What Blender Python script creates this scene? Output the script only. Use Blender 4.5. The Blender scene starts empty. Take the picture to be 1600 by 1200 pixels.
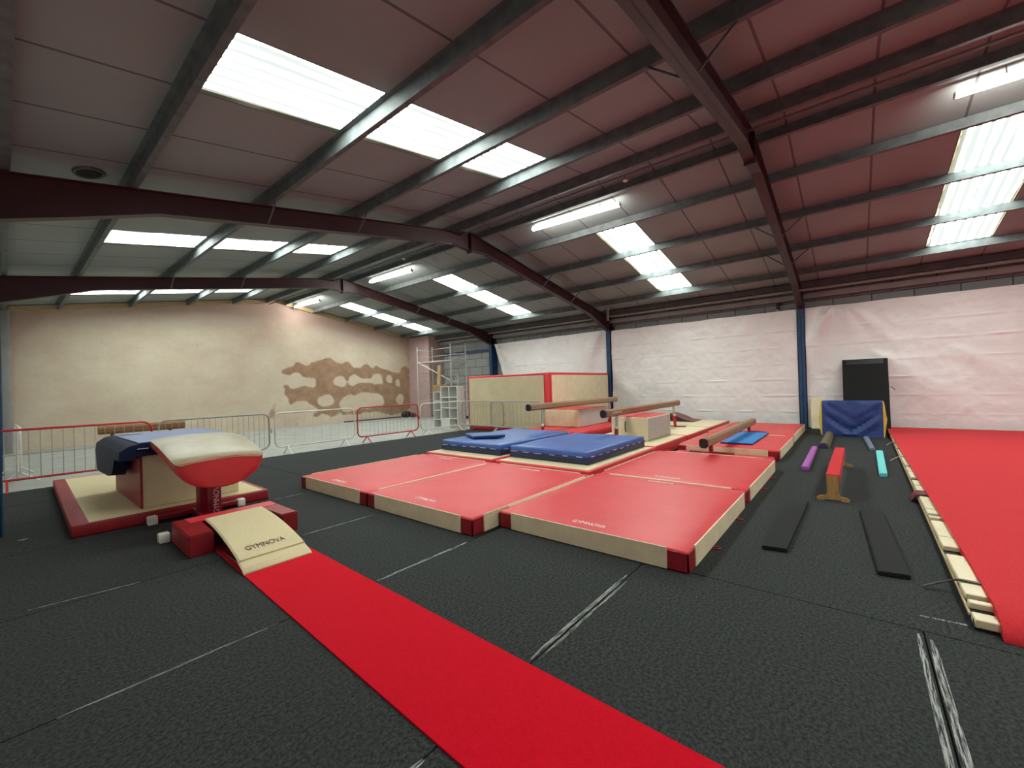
import bpy, bmesh, math, random
from mathutils import Vector, Matrix, noise
random.seed(7)
S = bpy.context.scene
COL = S.collection
PI = math.pi

# ------------------------------------------------------------------ materials
MATS = {}
def nodes_of(name):
    m = bpy.data.materials.new(name); m.use_nodes = True
    nt = m.node_tree; nt.nodes.clear()
    out = nt.nodes.new('ShaderNodeOutputMaterial')
    MATS[name] = m
    return m, nt, out
def N(nt, t, **kw):
    n = nt.nodes.new(t)
    for k, v in kw.items():
        if k in n.inputs: n.inputs[k].default_value = v
        else: setattr(n, k, v)
    return n
def L(nt, a, b): nt.links.new(a, b)
def math_n(nt, op, a, b=None):
    n = nt.nodes.new('ShaderNodeMath'); n.operation = op
    for i, v in enumerate((a, b)):
        if v is None: continue
        if isinstance(v, (int, float)): n.inputs[i].default_value = v
        else: L(nt, v, n.inputs[i])
    return n.outputs[0]
def mixc(nt, fac, a, b):
    n = nt.nodes.new('ShaderNodeMix'); n.data_type = 'RGBA'
    for idx, v in ((0, fac), (6, a), (7, b)):
        if isinstance(v, (int, float)): n.inputs[idx].default_value = v
        elif isinstance(v, tuple): n.inputs[idx].default_value = (*v, 1) if len(v) == 3 else v
        else: L(nt, v, n.inputs[idx])
    return n.outputs[2]
def ramp(nt, fac, lo, hi):
    n = nt.nodes.new('ShaderNodeMapRange'); n.clamp = True
    n.inputs[1].default_value = lo; n.inputs[2].default_value = hi
    L(nt, fac, n.inputs[0]); return n.outputs[0]
def coords(nt, scale=(1, 1, 1)):
    tc = nt.nodes.new('ShaderNodeTexCoord'); mp = nt.nodes.new('ShaderNodeMapping')
    mp.inputs['Scale'].default_value = scale
    L(nt, tc.outputs['Object'], mp.inputs['Vector']); return mp.outputs[0]
def noise_n(nt, vec, scale, detail=3, rough=.55):
    n = N(nt, 'ShaderNodeTexNoise', Scale=scale, Detail=detail, Roughness=rough)
    L(nt, vec, n.inputs['Vector']); return n.outputs['Fac']
def mat(name, c1, c2=None, scale=6, rough=.5, bump=0, bscale=40, stretch=(1, 1, 1), metal=0, lo=.35, hi=.65, spec=.5, sheen=0, detail=4, bdist=.01):
    m, nt, out = nodes_of(name)
    p = N(nt, 'ShaderNodeBsdfPrincipled', Roughness=rough, Metallic=metal)
    p.inputs['Specular IOR Level'].default_value = spec
    if sheen: p.inputs['Sheen Weight'].default_value = sheen
    v = coords(nt, stretch)
    if c2 is None: c2 = tuple(x * .8 for x in c1)
    L(nt, mixc(nt, ramp(nt, noise_n(nt, v, scale, detail), lo, hi), c1, c2), p.inputs['Base Color'])
    if bump:
        b = N(nt, 'ShaderNodeBump', Strength=bump, Distance=bdist)
        L(nt, noise_n(nt, v, bscale, 3), b.inputs['Height']); L(nt, b.outputs[0], p.inputs['Normal'])
    L(nt, p.outputs[0], out.inputs[0])
    return m

mat('red_vinyl', (.63, .040, .048), (.58, .033, .041), 3, .45, .25, 14, spec=.42, bdist=.012)
mat('dark_red_vinyl', (.30, .008, .016), (.24, .006, .012), 4, .45, .2, 20)
mat('maroon_vinyl', (.16, .006, .014), (.11, .004, .01), 4, .4, .3, 12)
mat('red_carpet', (.64, .002, .017), (.57, .0015, .013), 60, .95, .35, 320, spec=.05, sheen=.05)
mat('sprung_carpet', (.58, .034, .041), (.52, .027, .034), 45, .95, .3, 260, spec=.05, sheen=.05)
mat('ivory_vinyl', (.70, .60, .39), (.64, .545, .34), 3, .45, .15, 16)
mat('beige_fabric', (.76, .64, .43), (.68, .565, .37), 5, .7, .3, 60)
mat('ivory_carpet', (.68, .58, .365), (.60, .505, .305), 90, .9, .25, 200, spec=.1)
mat('grey_mesh', (.50, .47, .44), (.44, .41, .38), 20, .6, .2, 30)
mat('blue_vinyl', (.050, .13, .40), (.04, .105, .34), 4, .38, .35, 10, spec=.55, bdist=.015)
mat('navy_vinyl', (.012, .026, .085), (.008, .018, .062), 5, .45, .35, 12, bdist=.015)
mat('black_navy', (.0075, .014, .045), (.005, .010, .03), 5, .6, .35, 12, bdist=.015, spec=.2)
mat('bright_blue_foam', (.018, .22, .58), (.014, .18, .50), 30, .6, .1, 90)
mat('royal_blue_canvas', (.012, .035, .17), (.009, .026, .13), 5, .6, .4, 8, bdist=.03)
mat('yellow_vinyl', (.62, .45, .05), (.52, .37, .04), 6, .5)
mat('white_stitch', (.75, .75, .75), None, 20, .6)
mat('suede_brown', (.30, .165, .08), (.25, .13, .06), 25, .85, .15, 150, spec=.2)
mat('suede_pale', (.33, .215, .135), (.28, .175, .105), 25, .85, .15, 150, spec=.2)
mat('vault_leather', (.34, .275, .15), (.29, .225, .115), 4, .36, .1, 30, spec=.55)
mat('wood', (.40, .225, .075), (.31, .165, .05), 3, .5, .1, 30, stretch=(1, 12, 1))
mat('pale_wood', (.50, .38, .22), (.42, .30, .16), 3, .6, .1, 30, stretch=(1, 8, 8))
mat('brown_foam', (.14, .105, .06), (.10, .075, .04), 40, .9, .3, 120)
mat('black_rubber', (.012, .012, .012), (.008, .008, .008), 20, .5, .1, 80)
mat('black_foam', (.014, .0148, .0148), (.010, .011, .011), 60, .75, .2, 200, spec=.2)
mat('purple_foam', (.36, .10, .38), (.31, .08, .33), 40, .8, .15, 150)
mat('violet_foam', (.05, .02, .13), None, 40, .8)
mat('turquoise_foam', (.16, .62, .62), (.13, .54, .54), 40, .8, .15, 150)
mat('slate_foam', (.16, .20, .27), (.12, .15, .21), 40, .8, .15, 150)
mat('chrome', (.55, .54, .52), (.45, .44, .42), 10, .3, metal=.8)
mat('galv_tube', (.42, .40, .37), (.34, .32, .295), 20, .45, metal=.35)
mat('alloy_tube', (.62, .61, .58), (.52, .51, .48), 20, .45, metal=.2)
mat('galv_steel', (.15, .17, .167), (.095, .112, .114), 5, .7, .15, 30, metal=.1)
mat('white_paint', (.74, .71, .64), (.62, .59, .52), 12, .45)
mat('red_paint', (.55, .02, .03), (.42, .012, .02), 10, .4)
mat('base_red_paint', (.24, .006, .018), (.2, .005, .014), 10, .35)
mat('oxide_paint', (.048, .011, .014), (.034, .008, .011), 4, .5, .1, 20)
mat('blue_paint', (.012, .06, .15), (.008, .042, .11), 4, .5, .05, 20)
mat('white_board', (.70, .70, .67), (.64, .64, .61), 6, .5)
mat('cardboard', (.40, .27, .13), (.34, .22, .10), 8, .8)
mat('knob_white', (.85, .82, .74), None, 10, .3)
mat('text_cream', (.88, .80, .72), None, 20, .6)
mat('text_brown', (.15, .035, .03), None, 20, .6)
mat('text_white', (.62, .56, .56), None, 20, .6)
mat('text_faded', (.42, .12, .13), None, 20, .6)
mat('black_plastic', (.012, .011, .013), None, 20, .35)
mat('concrete', (.37, .375, .345), (.29, .295, .27), 1.6, .7, .1, 20, lo=.3, hi=.7)
mat('bounce_white_block', (.74, .74, .73), (.68, .68, .67), 3, .85)  # invented bright white for unseen walls, bouncing neutral fill into the hall
mat('plain_block', (.30, .30, .30), (.25, .25, .25), 3, .85, .15, 30)
mat('pink_plaster', (.47, .325, .31), (.42, .285, .27), 2, .8, .1, 20)
mat('dark_steel', (.075, .075, .08), (.05, .05, .055), 3, .6)
mat('pipe_grey', (.32, .31, .29), None, 8, .5)

# black carpet: dark heathered loop with pale flecks
m, nt, out = nodes_of('black_carpet')
p = N(nt, 'ShaderNodeBsdfPrincipled', Roughness=.95); p.inputs['Specular IOR Level'].default_value = .12
v = coords(nt)
f1 = noise_n(nt, v, 48, 5, .78); f2 = noise_n(nt, v, 1.2, 3); f3 = noise_n(nt, v, 260, 2)
c = mixc(nt, ramp(nt, f1, .40, .64), (.016, .0175, .017), (.062, .066, .063))
c = mixc(nt, math_n(nt, 'MULTIPLY', ramp(nt, f2, .35, .7), .35), c, (.029, .032, .031))
c = mixc(nt, math_n(nt, 'MULTIPLY', ramp(nt, f3, .62, .74), .45), c, (.10, .105, .10))
L(nt, c, p.inputs['Base Color'])
b = N(nt, 'ShaderNodeBump', Strength=.22, Distance=.005); L(nt, f1, b.inputs['Height']); L(nt, b.outputs[0], p.inputs['Normal'])
L(nt, p.outputs[0], out.inputs[0])

# broken white tape residue on the carpet seams (streaks run along x)
m, nt, out = nodes_of('tape_residue')
p = N(nt, 'ShaderNodeBsdfPrincipled', Roughness=.9); p.inputs['Specular IOR Level'].default_value = .1
f = noise_n(nt, coords(nt, (4, 70, 1)), 1.6, 5, .7)
L(nt, mixc(nt, ramp(nt, f, .43, .60), (.03, .032, .031), (.42, .43, .41)), p.inputs['Base Color'])
L(nt, p.outputs[0], out.inputs[0])

# insulated roof sheet: off-white liner with a dark joint every 1.145 m
m, nt, out = nodes_of('roof_liner')
p = N(nt, 'ShaderNodeBsdfPrincipled', Roughness=.6)
v = coords(nt); sx = nt.nodes.new('ShaderNodeSeparateXYZ'); L(nt, v, sx.inputs[0])
fr = math_n(nt, 'FRACT', math_n(nt, 'DIVIDE', math_n(nt, 'ADD', sx.outputs[1], 50.0 - .795 + .018 + (1.145 * 44 - 50.0) + 1.145), 1.145))
line = math_n(nt, 'LESS_THAN', fr, .030)
dirt = ramp(nt, noise_n(nt, v, .55, 4), .35, .7)
c = mixc(nt, dirt, (.27, .31, .302), (.225, .26, .253))
c = mixc(nt, math_n(nt, 'MULTIPLY', line, .8), c, (.055, .045, .045))
L(nt, c, p.inputs['Base Color']); L(nt, p.outputs[0], out.inputs[0])

# daylight coming through corrugated fibreglass roof lights
m, nt, out = nodes_of('skylight_sheet')
e = N(nt, 'ShaderNodeEmission')
v = coords(nt); sx = nt.nodes.new('ShaderNodeSeparateXYZ'); L(nt, v, sx.inputs[0])
st = noise_n(nt, coords(nt, (.25, 9, 1)), 1.0, 3)
rib = math_n(nt, 'MULTIPLY', math_n(nt, 'SINE', math_n(nt, 'MULTIPLY', sx.outputs[1], 2 * PI / .16)), .5)
dim = math_n(nt, 'ADD', ramp(nt, st, .3, .68), math_n(nt, 'MULTIPLY', rib, .35))
edge = math_n(nt, 'ABSOLUTE', sx.outputs[1])
edged = ramp(nt, math_n(nt, 'ADD', edge, math_n(nt, 'MULTIPLY', noise_n(nt, v, 3, 4), .08)), .52, .60)
gr = math_n(nt, 'ADD', math_n(nt, 'MULTIPLY', rib, .42), noise_n(nt, coords(nt, (.6, 7, 1)), 1.0, 4, .6))
grime = ramp(nt, gr, .50, .61)
c = mixc(nt, ramp(nt, dim, 0, 1), (.82, .93, .86), (.93, 1.0, .965))
c = mixc(nt, edged, c, (.66, .62, .36))
L(nt, c, e.inputs['Color'])
SKY = 9.0
clean = math_n(nt, 'SUBTRACT', 1.0, math_n(nt, 'MULTIPLY', grime, .962))
clean = math_n(nt, 'MULTIPLY', clean, math_n(nt, 'SUBTRACT', 1.0, math_n(nt, 'MULTIPLY', edged, .95)))
L(nt, math_n(nt, 'MULTIPLY', math_n(nt, 'MAXIMUM', clean, .03), SKY), e.inputs['Strength'])
L(nt, e.outputs[0], out.inputs[0])

m, nt, out = nodes_of('tube_glow')
e = N(nt, 'ShaderNodeEmission', Strength=20.0); e.inputs['Color'].default_value = (1, .97, .90, 1)
L(nt, e.outputs[0], out.inputs[0])

# grey block wall
m, nt, out = nodes_of('block_wall')
p = N(nt, 'ShaderNodeBsdfPrincipled', Roughness=.85)
tc = nt.nodes.new('ShaderNodeTexCoord'); sx = nt.nodes.new('ShaderNodeSeparateXYZ'); L(nt, tc.outputs['Object'], sx.inputs[0])
cb = nt.nodes.new('ShaderNodeCombineXYZ'); L(nt, sx.outputs[1], cb.inputs[0]); L(nt, sx.outputs[2], cb.inputs[1])
br = N(nt, 'ShaderNodeTexBrick', Scale=1.0)
br.inputs['Mortar Size'].default_value = .013; br.inputs['Brick Width'].default_value = .94; br.inputs['Row Height'].default_value = .46
br.inputs['Color1'].default_value = (.36, .37, .36, 1); br.inputs['Color2'].default_value = (.29, .30, .30, 1); br.inputs['Mortar'].default_value = (.07, .07, .07, 1)
L(nt, cb.outputs[0], br.inputs['Vector']); L(nt, br.outputs['Color'], p.inputs['Base Color']); L(nt, p.outputs[0], out.inputs[0])

# drying plaster on the gable: pink when fresh, beige when dry, brown where still damp (the damp outline is a vertex mask)
m, nt, out = nodes_of('gable_plaster')
p = N(nt, 'ShaderNodeBsdfPrincipled', Roughness=.8)
v = coords(nt); sx = nt.nodes.new('ShaderNodeSeparateXYZ'); L(nt, v, sx.inputs[0])
at = nt.nodes.new('ShaderNodeAttribute'); at.attribute_name = 'damp'
big = noise_n(nt, coords(nt, (.40, 1, .55)), 1.0, 6, .66)
fine = noise_n(nt, v, 9, 5, .65)
c = mixc(nt, ramp(nt, big, .38, .64), (.63, .545, .42), (.53, .41, .31))
fresh = math_n(nt, 'MAXIMUM', at.outputs['Color'], 0.0)
sc = nt.nodes.new('ShaderNodeSeparateColor'); L(nt, at.outputs['Color'], sc.inputs[0])
c = mixc(nt, math_n(nt, 'MULTIPLY', sc.outputs[1], .75), c, (.43, .285, .245))
c = mixc(nt, math_n(nt, 'MULTIPLY', ramp(nt, fine, .45, .75), .22), c, (.44, .33, .22))
ds = ramp(nt, math_n(nt, 'ADD', sc.outputs[0], math_n(nt, 'MULTIPLY', math_n(nt, 'SUBTRACT', noise_n(nt, v, 6, 5, .7), .5), .9)), .24, .72)
brown = mixc(nt, ramp(nt, noise_n(nt, v, 2.5, 5, .65), .33, .67), (.235, .125, .068), (.37, .225, .135))
c = mixc(nt, math_n(nt, 'MULTIPLY', ds, .93), c, brown)
L(nt, c, p.inputs['Base Color']); L(nt, p.outputs[0], out.inputs[0])

mat('tarp_plastic', (.80, .77, .755), (.76, .73, .715), 1.5, .36, .12, 26, spec=.5, bdist=.01)

# ------------------------------------------------------------------ mesh helpers
def rbox(bm, x0, x1, y0, y1, z0, z1, r=0, seg=2):
    x0, x1 = min(x0, x1), max(x0, x1); y0, y1 = min(y0, y1), max(y0, y1)
    t = bmesh.new()
    bmesh.ops.create_cube(t, size=1)
    for v in t.verts:
        v.co = Vector(((x0 + x1) / 2 + v.co.x * (x1 - x0), (y0 + y1) / 2 + v.co.y * (y1 - y0), (z0 + z1) / 2 + v.co.z * (z1 - z0)))
    if r: bmesh.ops.bevel(t, geom=t.edges[:], offset=min(r, (z1 - z0) * .48, (x1 - x0) * .48, (y1 - y0) * .48), segments=seg, profile=.5, affect='EDGES', clamp_overlap=True)
    merge(bm, t)
    return bm
def merge(bm, t, mtx=None):
    mp = {}
    for v in t.verts: mp[v] = bm.verts.new(mtx @ v.co if mtx else v.co)
    for f in t.faces:
        try: bm.faces.new([mp[v] for v in f.verts])
        except ValueError: pass
    t.free()
def sweep(bm, pts, r, n=8, closed=False):
    pts = [Vector(p) for p in pts]; k = len(pts); rings = []
    up = None
    for i, p in enumerate(pts):
        a = pts[(i - 1) % k] if (closed or i > 0) else p
        c = pts[(i + 1) % k] if (closed or i < k - 1) else p
        d = (c - a).normalized()
        if up is None:
            up = Vector((0, 0, 1)) if abs(d.z) < .9 else Vector((1, 0, 0))
        s = d.cross(up)
        if s.length < 1e-4: s = d.cross(Vector((.3, .9, .1)))
        s.normalize(); up = s.cross(d).normalized()
        rr = r[i] if isinstance(r, (list, tuple)) else r
        rings.append([bm.verts.new(p + (s * math.cos(2 * PI * j / n) + up * math.sin(2 * PI * j / n)) * rr) for j in range(n)])
    for i in range(k if closed else k - 1):
        A, B = rings[i], rings[(i + 1) % k]
        for j in range(n): bm.faces.new((A[j], A[(j + 1) % n], B[(j + 1) % n], B[j]))
    if not closed:
        bm.faces.new(rings[0][::-1]); bm.faces.new(rings[-1])
    return bm
def loft(bm, rings, cap=True, closed=True):
    R = [[bm.verts.new(Vector(p)) for p in ring] for ring in rings]; n = len(R[0])
    for A, B in zip(R, R[1:]):
        for j in range(n if closed else n - 1): bm.faces.new((A[j], A[(j + 1) % n], B[(j + 1) % n], B[j]))
    if cap and closed: bm.faces.new(R[0][::-1]); bm.faces.new(R[-1])
    return bm
def prism(bm, prof, f0, f1):
    """prof: 2-D outline; f0/f1 map (a,b) to 3-D on the two end planes"""
    return loft(bm, [[f0(a, b) for a, b in prof], [f1(a, b) for a, b in prof]])
def wobble(bm, amp, sc=2.0, seed=0, axes=(1, 1, 1)):
    for v in bm.verts:
        n = noise.noise_vector(v.co * sc + Vector((seed, seed * 1.7, 0)))
        v.co += Vector((n.x * axes[0], n.y * axes[1], n.z * axes[2])) * amp
def subdiv(bm, cuts):
    bmesh.ops.subdivide_edges(bm, edges=bm.edges[:], cuts=cuts, use_grid_fill=True)

def world_loc(o):
    v = Vector(o.location)
    while o.parent: o = o.parent; v += Vector(o.location)
    return v
def obj(name, bm, m, parent=None, loc=None, smooth=True):
    """link one mesh object; bm is in world coordinates"""
    bmesh.ops.recalc_face_normals(bm, faces=bm.faces[:])
    if parent is not None: org = world_loc(parent)
    elif loc is not None: org = Vector(loc)
    else:
        xs = [v.co for v in bm.verts]
        org = Vector(((min(c.x for c in xs) + max(c.x for c in xs)) / 2, (min(c.y for c in xs) + max(c.y for c in xs)) / 2, min(c.z for c in xs)))
    for v in bm.verts: v.co -= org
    me = bpy.data.meshes.new(name); bm.to_mesh(me); bm.free()
    for a in (m if isinstance(m, list) else [m]): me.materials.append(MATS[a])
    if smooth:
        for p in me.polygons: p.use_smooth = True
        try: me.set_sharp_from_angle(angle=math.radians(38))
        except Exception: pass
    o = bpy.data.objects.new(name, me); COL.objects.link(o)
    if parent is not None: o.parent = parent
    else: o.location = org
    return o
def tag(o, label, cat, group=None):
    o['label'] = label; o['category'] = cat; o['kind'] = 'thing'
    if group: o['group'] = group
    return o
def thing(name, label, cat, loc, group=None):
    o = bpy.data.objects.new(name, None); COL.objects.link(o); o.location = loc; o.empty_display_size = .1
    return tag(o, label, cat, group)
def structure(name, bm, m, parent=None, smooth=True, loc=(0, 0, 0)):
    o = obj(name, bm, m, parent, loc if parent is None else None, smooth)
    if parent is None: o['kind'] = 'structure'
    return o
def dup(root, loc, label, group=None, rotz=None):
    r = root.copy(); COL.objects.link(r); r.location = loc; r['label'] = label
    if rotz is not None: r.rotation_euler = (0, 0, rotz)
    if group: r['group'] = group
    for ch in list(root.children):
        c = ch.copy(); COL.objects.link(c); c.parent = r
        for g in ch.children:
            d = g.copy(); COL.objects.link(d); d.parent = c
    return r
def text_bm(s, width, height, origin, xd, yd, weight=.0):
    cu = bpy.data.curves.new('lettering', 'FONT'); cu.body = s; cu.size = 1; cu.extrude = .01; cu.offset = weight
    cu.align_x = 'CENTER'; cu.align_y = 'CENTER'; cu.resolution_u = 3
    o = bpy.data.objects.new('lettering', cu); COL.objects.link(o)
    dg = bpy.context.evaluated_depsgraph_get(); dg.update()
    me = bpy.data.meshes.new_from_object(o.evaluated_get(dg))
    bpy.data.objects.remove(o); bpy.data.curves.remove(cu)
    t = bmesh.new(); t.from_mesh(me); bpy.data.meshes.remove(me)
    xs = [v.co.x for v in t.verts]; ys = [v.co.y for v in t.verts]
    w, h = max(xs) - min(xs), max(ys) - min(ys); cx, cy = (max(xs) + min(xs)) / 2, (max(ys) + min(ys)) / 2
    xd, yd = Vector(xd).normalized(), Vector(yd).normalized(); nd = xd.cross(yd)
    bm = bmesh.new()
    for v in t.verts:
        v.co = Vector(origin) + xd * ((v.co.x - cx) / w * width) + yd * ((v.co.y - cy) / h * height) + nd * (v.co.z * .1)
    merge(bm, t)
    return bm

# ------------------------------------------------------------------ the building
XL, XR, YB, YG = -.42, 16.90, -12.9, 21.0      # walls
SL = .172
def zr(x): return 4.47 + SL * min(x, 16.4 - x)  # top of the rafters
def zs(x): return zr(x) + .20                   # underside of the roof sheet

# floor: concrete slab plus rolls of black carpet laid side by side
floor = bpy.data.objects.new('floor', None); COL.objects.link(floor); floor['kind'] = 'structure'
structure('concrete_slab', rbox(bmesh.new(), XL - .1, XR + .1, YB - .1, YG + .1, -.12, -.03), 'concrete', floor, False)
g = .004
for a, b in ((-12.8, -9.1), (-9.1, -5.6), (-5.6, -2.1), (-2.1, -.3), (-.3, 1.53), (1.53, 3.23), (3.23, 4.95), (4.95, 6.97), (6.97, 8.6), (8.6, 10.2), (10.2, 11.78)):
    structure('carpet_strip', rbox(bmesh.new(), XL + .02, 3.72 - g, a + g, b - g, -.03, 0, .004, 1), 'black_carpet', floor)
for a, b in ((-12.8, -9), (-9, -5), (-5, -2.2), (-2.2, 1.27), (1.27, 3.3), (3.3, 5.3), (5.3, 7.9), (7.9, 11.68)):
    structure('carpet_strip', rbox(bmesh.new(), 3.72 + g, XR - .18 if b < 8 else 13.4, a + g, b - g, -.03, 0, .004, 1), 'black_carpet', floor)
def tape(x0, x1, y0, y1, dy=0):
    bm = bmesh.new(); n = max(2, int(abs(x1 - x0) / .1)); rings = []
    for i in range(n + 1):
        f = i / n; x = x0 + (x1 - x0) * f; e = .3 + .7 * min(1, 6 * min(f, 1 - f) + .1)
        j = noise.noise(Vector((x * 3, y0 * 9, 0))) * .004
        yc = (y0 + y1) / 2 + j + dy * f; h = (y1 - y0) / 2 * e
        rings.append([(x, yc - h, .0002), (x, yc - h, .002), (x, yc + h, .002), (x, yc + h, .0002)])
    loft(bm, rings); structure('tape_residue', bm, 'tape_residue', floor)
def strip_y(xa, xb, ya, yb):
    bm = bmesh.new(); loft(bm, [[(x, y, .0002), (x, y, .002), (x + .016, y, .002), (x + .016, y, .0002)] for x, y in ((xa, ya), ((xa + xb) / 2 + .003, (ya + yb) / 2), (xb, yb))]); structure('tape_residue', bm, 'tape_residue', floor)
tape(.15, 1.22, 3.222, 3.236); tape(2.02, 3.1, 3.215, 3.243)
tape(1.99, 3.36, 1.535, 1.565); tape(2.02, 3.25, 1.497, 1.515); tape(1.0, 1.16, 1.50, 1.54)
tape(2.2, 3.66, -.285, -.255); tape(2.2, 3.62, -.345, -.308); strip_y(3.935, 3.955, -.30, -.53)
tape(2.62, 3.25, 6.965, 6.98); tape(2.16, 3.1, 4.945, 4.965); tape(.1, .75, 5.05, 5.06, -.1); tape(.08, .16, 7.60, 7.68)

# ceiling: two slopes of liner with openings for the roof lights
SKY_Y = [(-9.49, -8.35), (-2.64, -1.495), (4.23, 5.375), (11.10, 12.245), (17.97, 19.115)]
SKY_X = [(1.3, 6.4), (10.0, 15.1)]
bm = bmesh.new()
def sheet_quad(x0, x1, y0, y1):
    a = [bm.verts.new((x, y, zs(x) + dz)) for dz in (0, .08) for x, y in ((x0, y0), (x1, y0), (x1, y1), (x0, y1))]
    for f in ((0, 3, 2, 1), (4, 5, 6, 7), (0, 1, 5, 4), (1, 2, 6, 5), (2, 3, 7, 6), (3, 0, 4, 7)): bm.faces.new([a[i] for i in f])
for (xa, xb, s0, s1) in ((XL - .1, 8.2, *SKY_X[0]), (8.2, XR + .1, *SKY_X[1])):
    y = YB - .1
    for (a, b) in SKY_Y:
        sheet_quad(xa, xb, y, a); sheet_quad(xa, s0, a, b); sheet_quad(s1, xb, a, b); y = b
    sheet_quad(xa, xb, y, YG + .1)
structure('ceiling', bm, 'roof_liner', smooth=False)
wi = 0
for (a, b) in SKY_Y:
    for (x0, x1) in SKY_X:
        wi += 1; bm = bmesh.new(); rings = []; ny = 56
        for x in (x0, (x0 + x1) / 2, x1):
            lo = []
            for i in range(ny + 1):
                y = a + (b - a) * i / ny
                lo.append((x, y, zs(x) + .03 + .016 * math.sin(2 * PI * (y - a) / .16)))
            rings.append(lo + [(p[0], p[1], p[2] + .012) for p in lo[::-1]])
        loft(bm, rings)
        structure('window_%d' % wi, bm, 'skylight_sheet', loc=((x0 + x1) / 2, (a + b) / 2, zs((x0 + x1) / 2)))

# walls
structure('wall_left', rbox(bmesh.new(), XL - .12, XL, YB - .1, YG + .1, -.12, 4.9), 'bounce_white_block', smooth=False)
structure('wall_right', rbox(bmesh.new(), XR, XR + .12, YB - .1, YG + .1, -.12, 4.9), 'block_wall', smooth=False)
bm = bmesh.new()
prism(bm, [(XL - .1, -.12), (XR + .1, -.12), (XR + .1, 4.65), (8.2, 6.12), (XL - .1, 4.6)], lambda a, b: (a, YB, b), lambda a, b: (a, YB - .12, b))
structure('wall_back', bm, 'bounce_white_block', smooth=False)

# gable wall with the damp patch
# outlines on the wall in metres: x along the wall, z up
OUTW = [(8.278,2.663),(8.62,2.881),(8.991,2.936),(9.044,3.181),(9.234,3.186),(9.421,2.994),(9.613,2.898),(9.818,3.152),(10.072,3.26),(10.382,3.346),(10.805,3.386),(11.126,3.239),(11.456,3.168),(11.742,3.283),(11.912,3.207),(12.022,2.993),(12.494,2.947),(12.743,3.145),(12.988,3.067),(13.263,2.846),(13.366,3.075),(13.879,2.912),(14.477,2.716),(15.034,2.69),(15.114,2.961),(15.549,3.028),(15.728,2.879),(15.751,2.451),(15.891,2.206),(15.804,1.839),(15.758,0.496),(15.456,0.272),(14.391,0.08),(13.796,0.325),(12.842,0.363),(12.295,0.319),(11.654,0.285),(11.262,0.34),(11.241,0.553),(11.042,0.33),(10.717,0.277),(10.51,0.447),(10.302,0.462),(9.989,0.258),(9.693,0.406),(9.797,0.549),(10.104,0.729),(9.955,0.839),(9.659,0.957),(9.519,1.212),(8.99,1.139),(8.801,1.004),(8.619,1.062),(8.581,1.351),(8.405,1.548),(8.431,1.69),(8.524,1.782),(8.37,1.929),(8.418,2.07),(8.737,2.09),(8.822,1.823),(9.152,1.888),(9.492,2.03),(9.983,1.871),(10.019,2.249),(9.745,2.326),(9.356,2.377),(9.215,2.499),(8.981,2.548),(8.744,2.354),(8.385,2.498)]
HOLW = [[(10.955,2.033),(10.989,2.294),(11.213,2.451),(11.433,2.398),(11.65,2.076),(11.531,1.891),(11.198,1.924)],[(11.761,1.967),(11.885,2.289),(12.123,2.451),(12.358,2.396),(12.593,2.23),(13.148,2.198),(13.284,2.508),(13.798,2.451),(13.851,2.048),(13.206,2.028),(12.348,2.067),(11.988,1.855)],[(10.064,1.136),(10.119,1.285),(10.432,1.4),(10.748,1.362),(10.957,1.146),(10.841,0.891),(10.417,0.863),(10.162,0.979)],[(11.224,0.922),(11.511,1.226),(11.802,1.429),(11.973,1.342),(12.814,1.449),(13.505,1.398),(13.825,1.243),(13.911,0.836),(13.292,0.727),(12.423,0.584),(11.662,0.551),(11.381,0.596)],[(14.804,1.087),(14.989,1.347),(15.201,1.31),(15.263,1.007),(15.108,0.655),(14.83,0.818)],[(14.084,2.074),(14.197,2.451),(14.432,2.393),(14.468,2.011)],[(14.83,1.857),(14.841,2.184),(15.031,2.182),(15.041,1.853)]]
SMW = [[(7.776,0.876),(7.955,1.144),(8.07,1.396),(8.155,1.298),(8.078,0.857),(8.16,0.617),(8.11,0.386),(7.722,0.394),(7.706,0.603)],[(8.73,0.047),(9.015,0.288),(9.198,0.053),(9.053,-0.056)]]
SMEAR = [(2.966,3.884,0.3,0.07),(4.749,4.089,0.22,0.2),(5.212,3.644,0.28,0.4),(7.317,3.291,0.28,0.1),(6.553,3.293,0.1,0.07),(10.204,4.952,0.1,0.25),(5.043,3.86,0.45,0.04),(2.88,3.997,0.2,0.1),(11.257,3.663,0.1,0.1)]
def inside(poly, x, z):
    r = False; j = len(poly) - 1
    for i in range(len(poly)):
        (xi, zi), (xj, zj) = poly[i], poly[j]
        if (zi > z) != (zj > z) and x < (xj - xi) * (z - zi) / (zj - zi) + xi: r = not r
        j = i
    return r
nx, nz = 330, 118
x0, x1 = XL - .05, 15.74
damp = [[0.0] * (nz + 1) for _ in range(nx + 1)]
bm = bmesh.new(); grid = []
for i in range(nx + 1):
    x = x0 + (x1 - x0) * i / nx; colv = []
    for k in range(nz + 1):
        z = -.1 + (zs(x) + .03 + .1) * k / nz
        colv.append(bm.verts.new((x, YG, z)))
        d = 0.0
        if x > 7.4 and z < 4.3:
            w = noise.noise_vector(Vector((x * 2.2, z * 2.2, 3))) * .09
            X, Z = x + w.x, z + w.y
            if inside(OUTW, X, Z) and not any(inside(h, X, Z) for h in HOLW): d = 1.0
            elif any(inside(h, X, Z) for h in SMW): d = .8
        for (ex, ez, ra, rb) in SMEAR:
            q = ((x - ex) / ra) ** 2 + ((z - ez) / rb) ** 2
            if q < 1.6: d = max(d, .62 * (1 - q / 1.7))
        damp[i][k] = d
    grid.append(colv)
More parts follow.
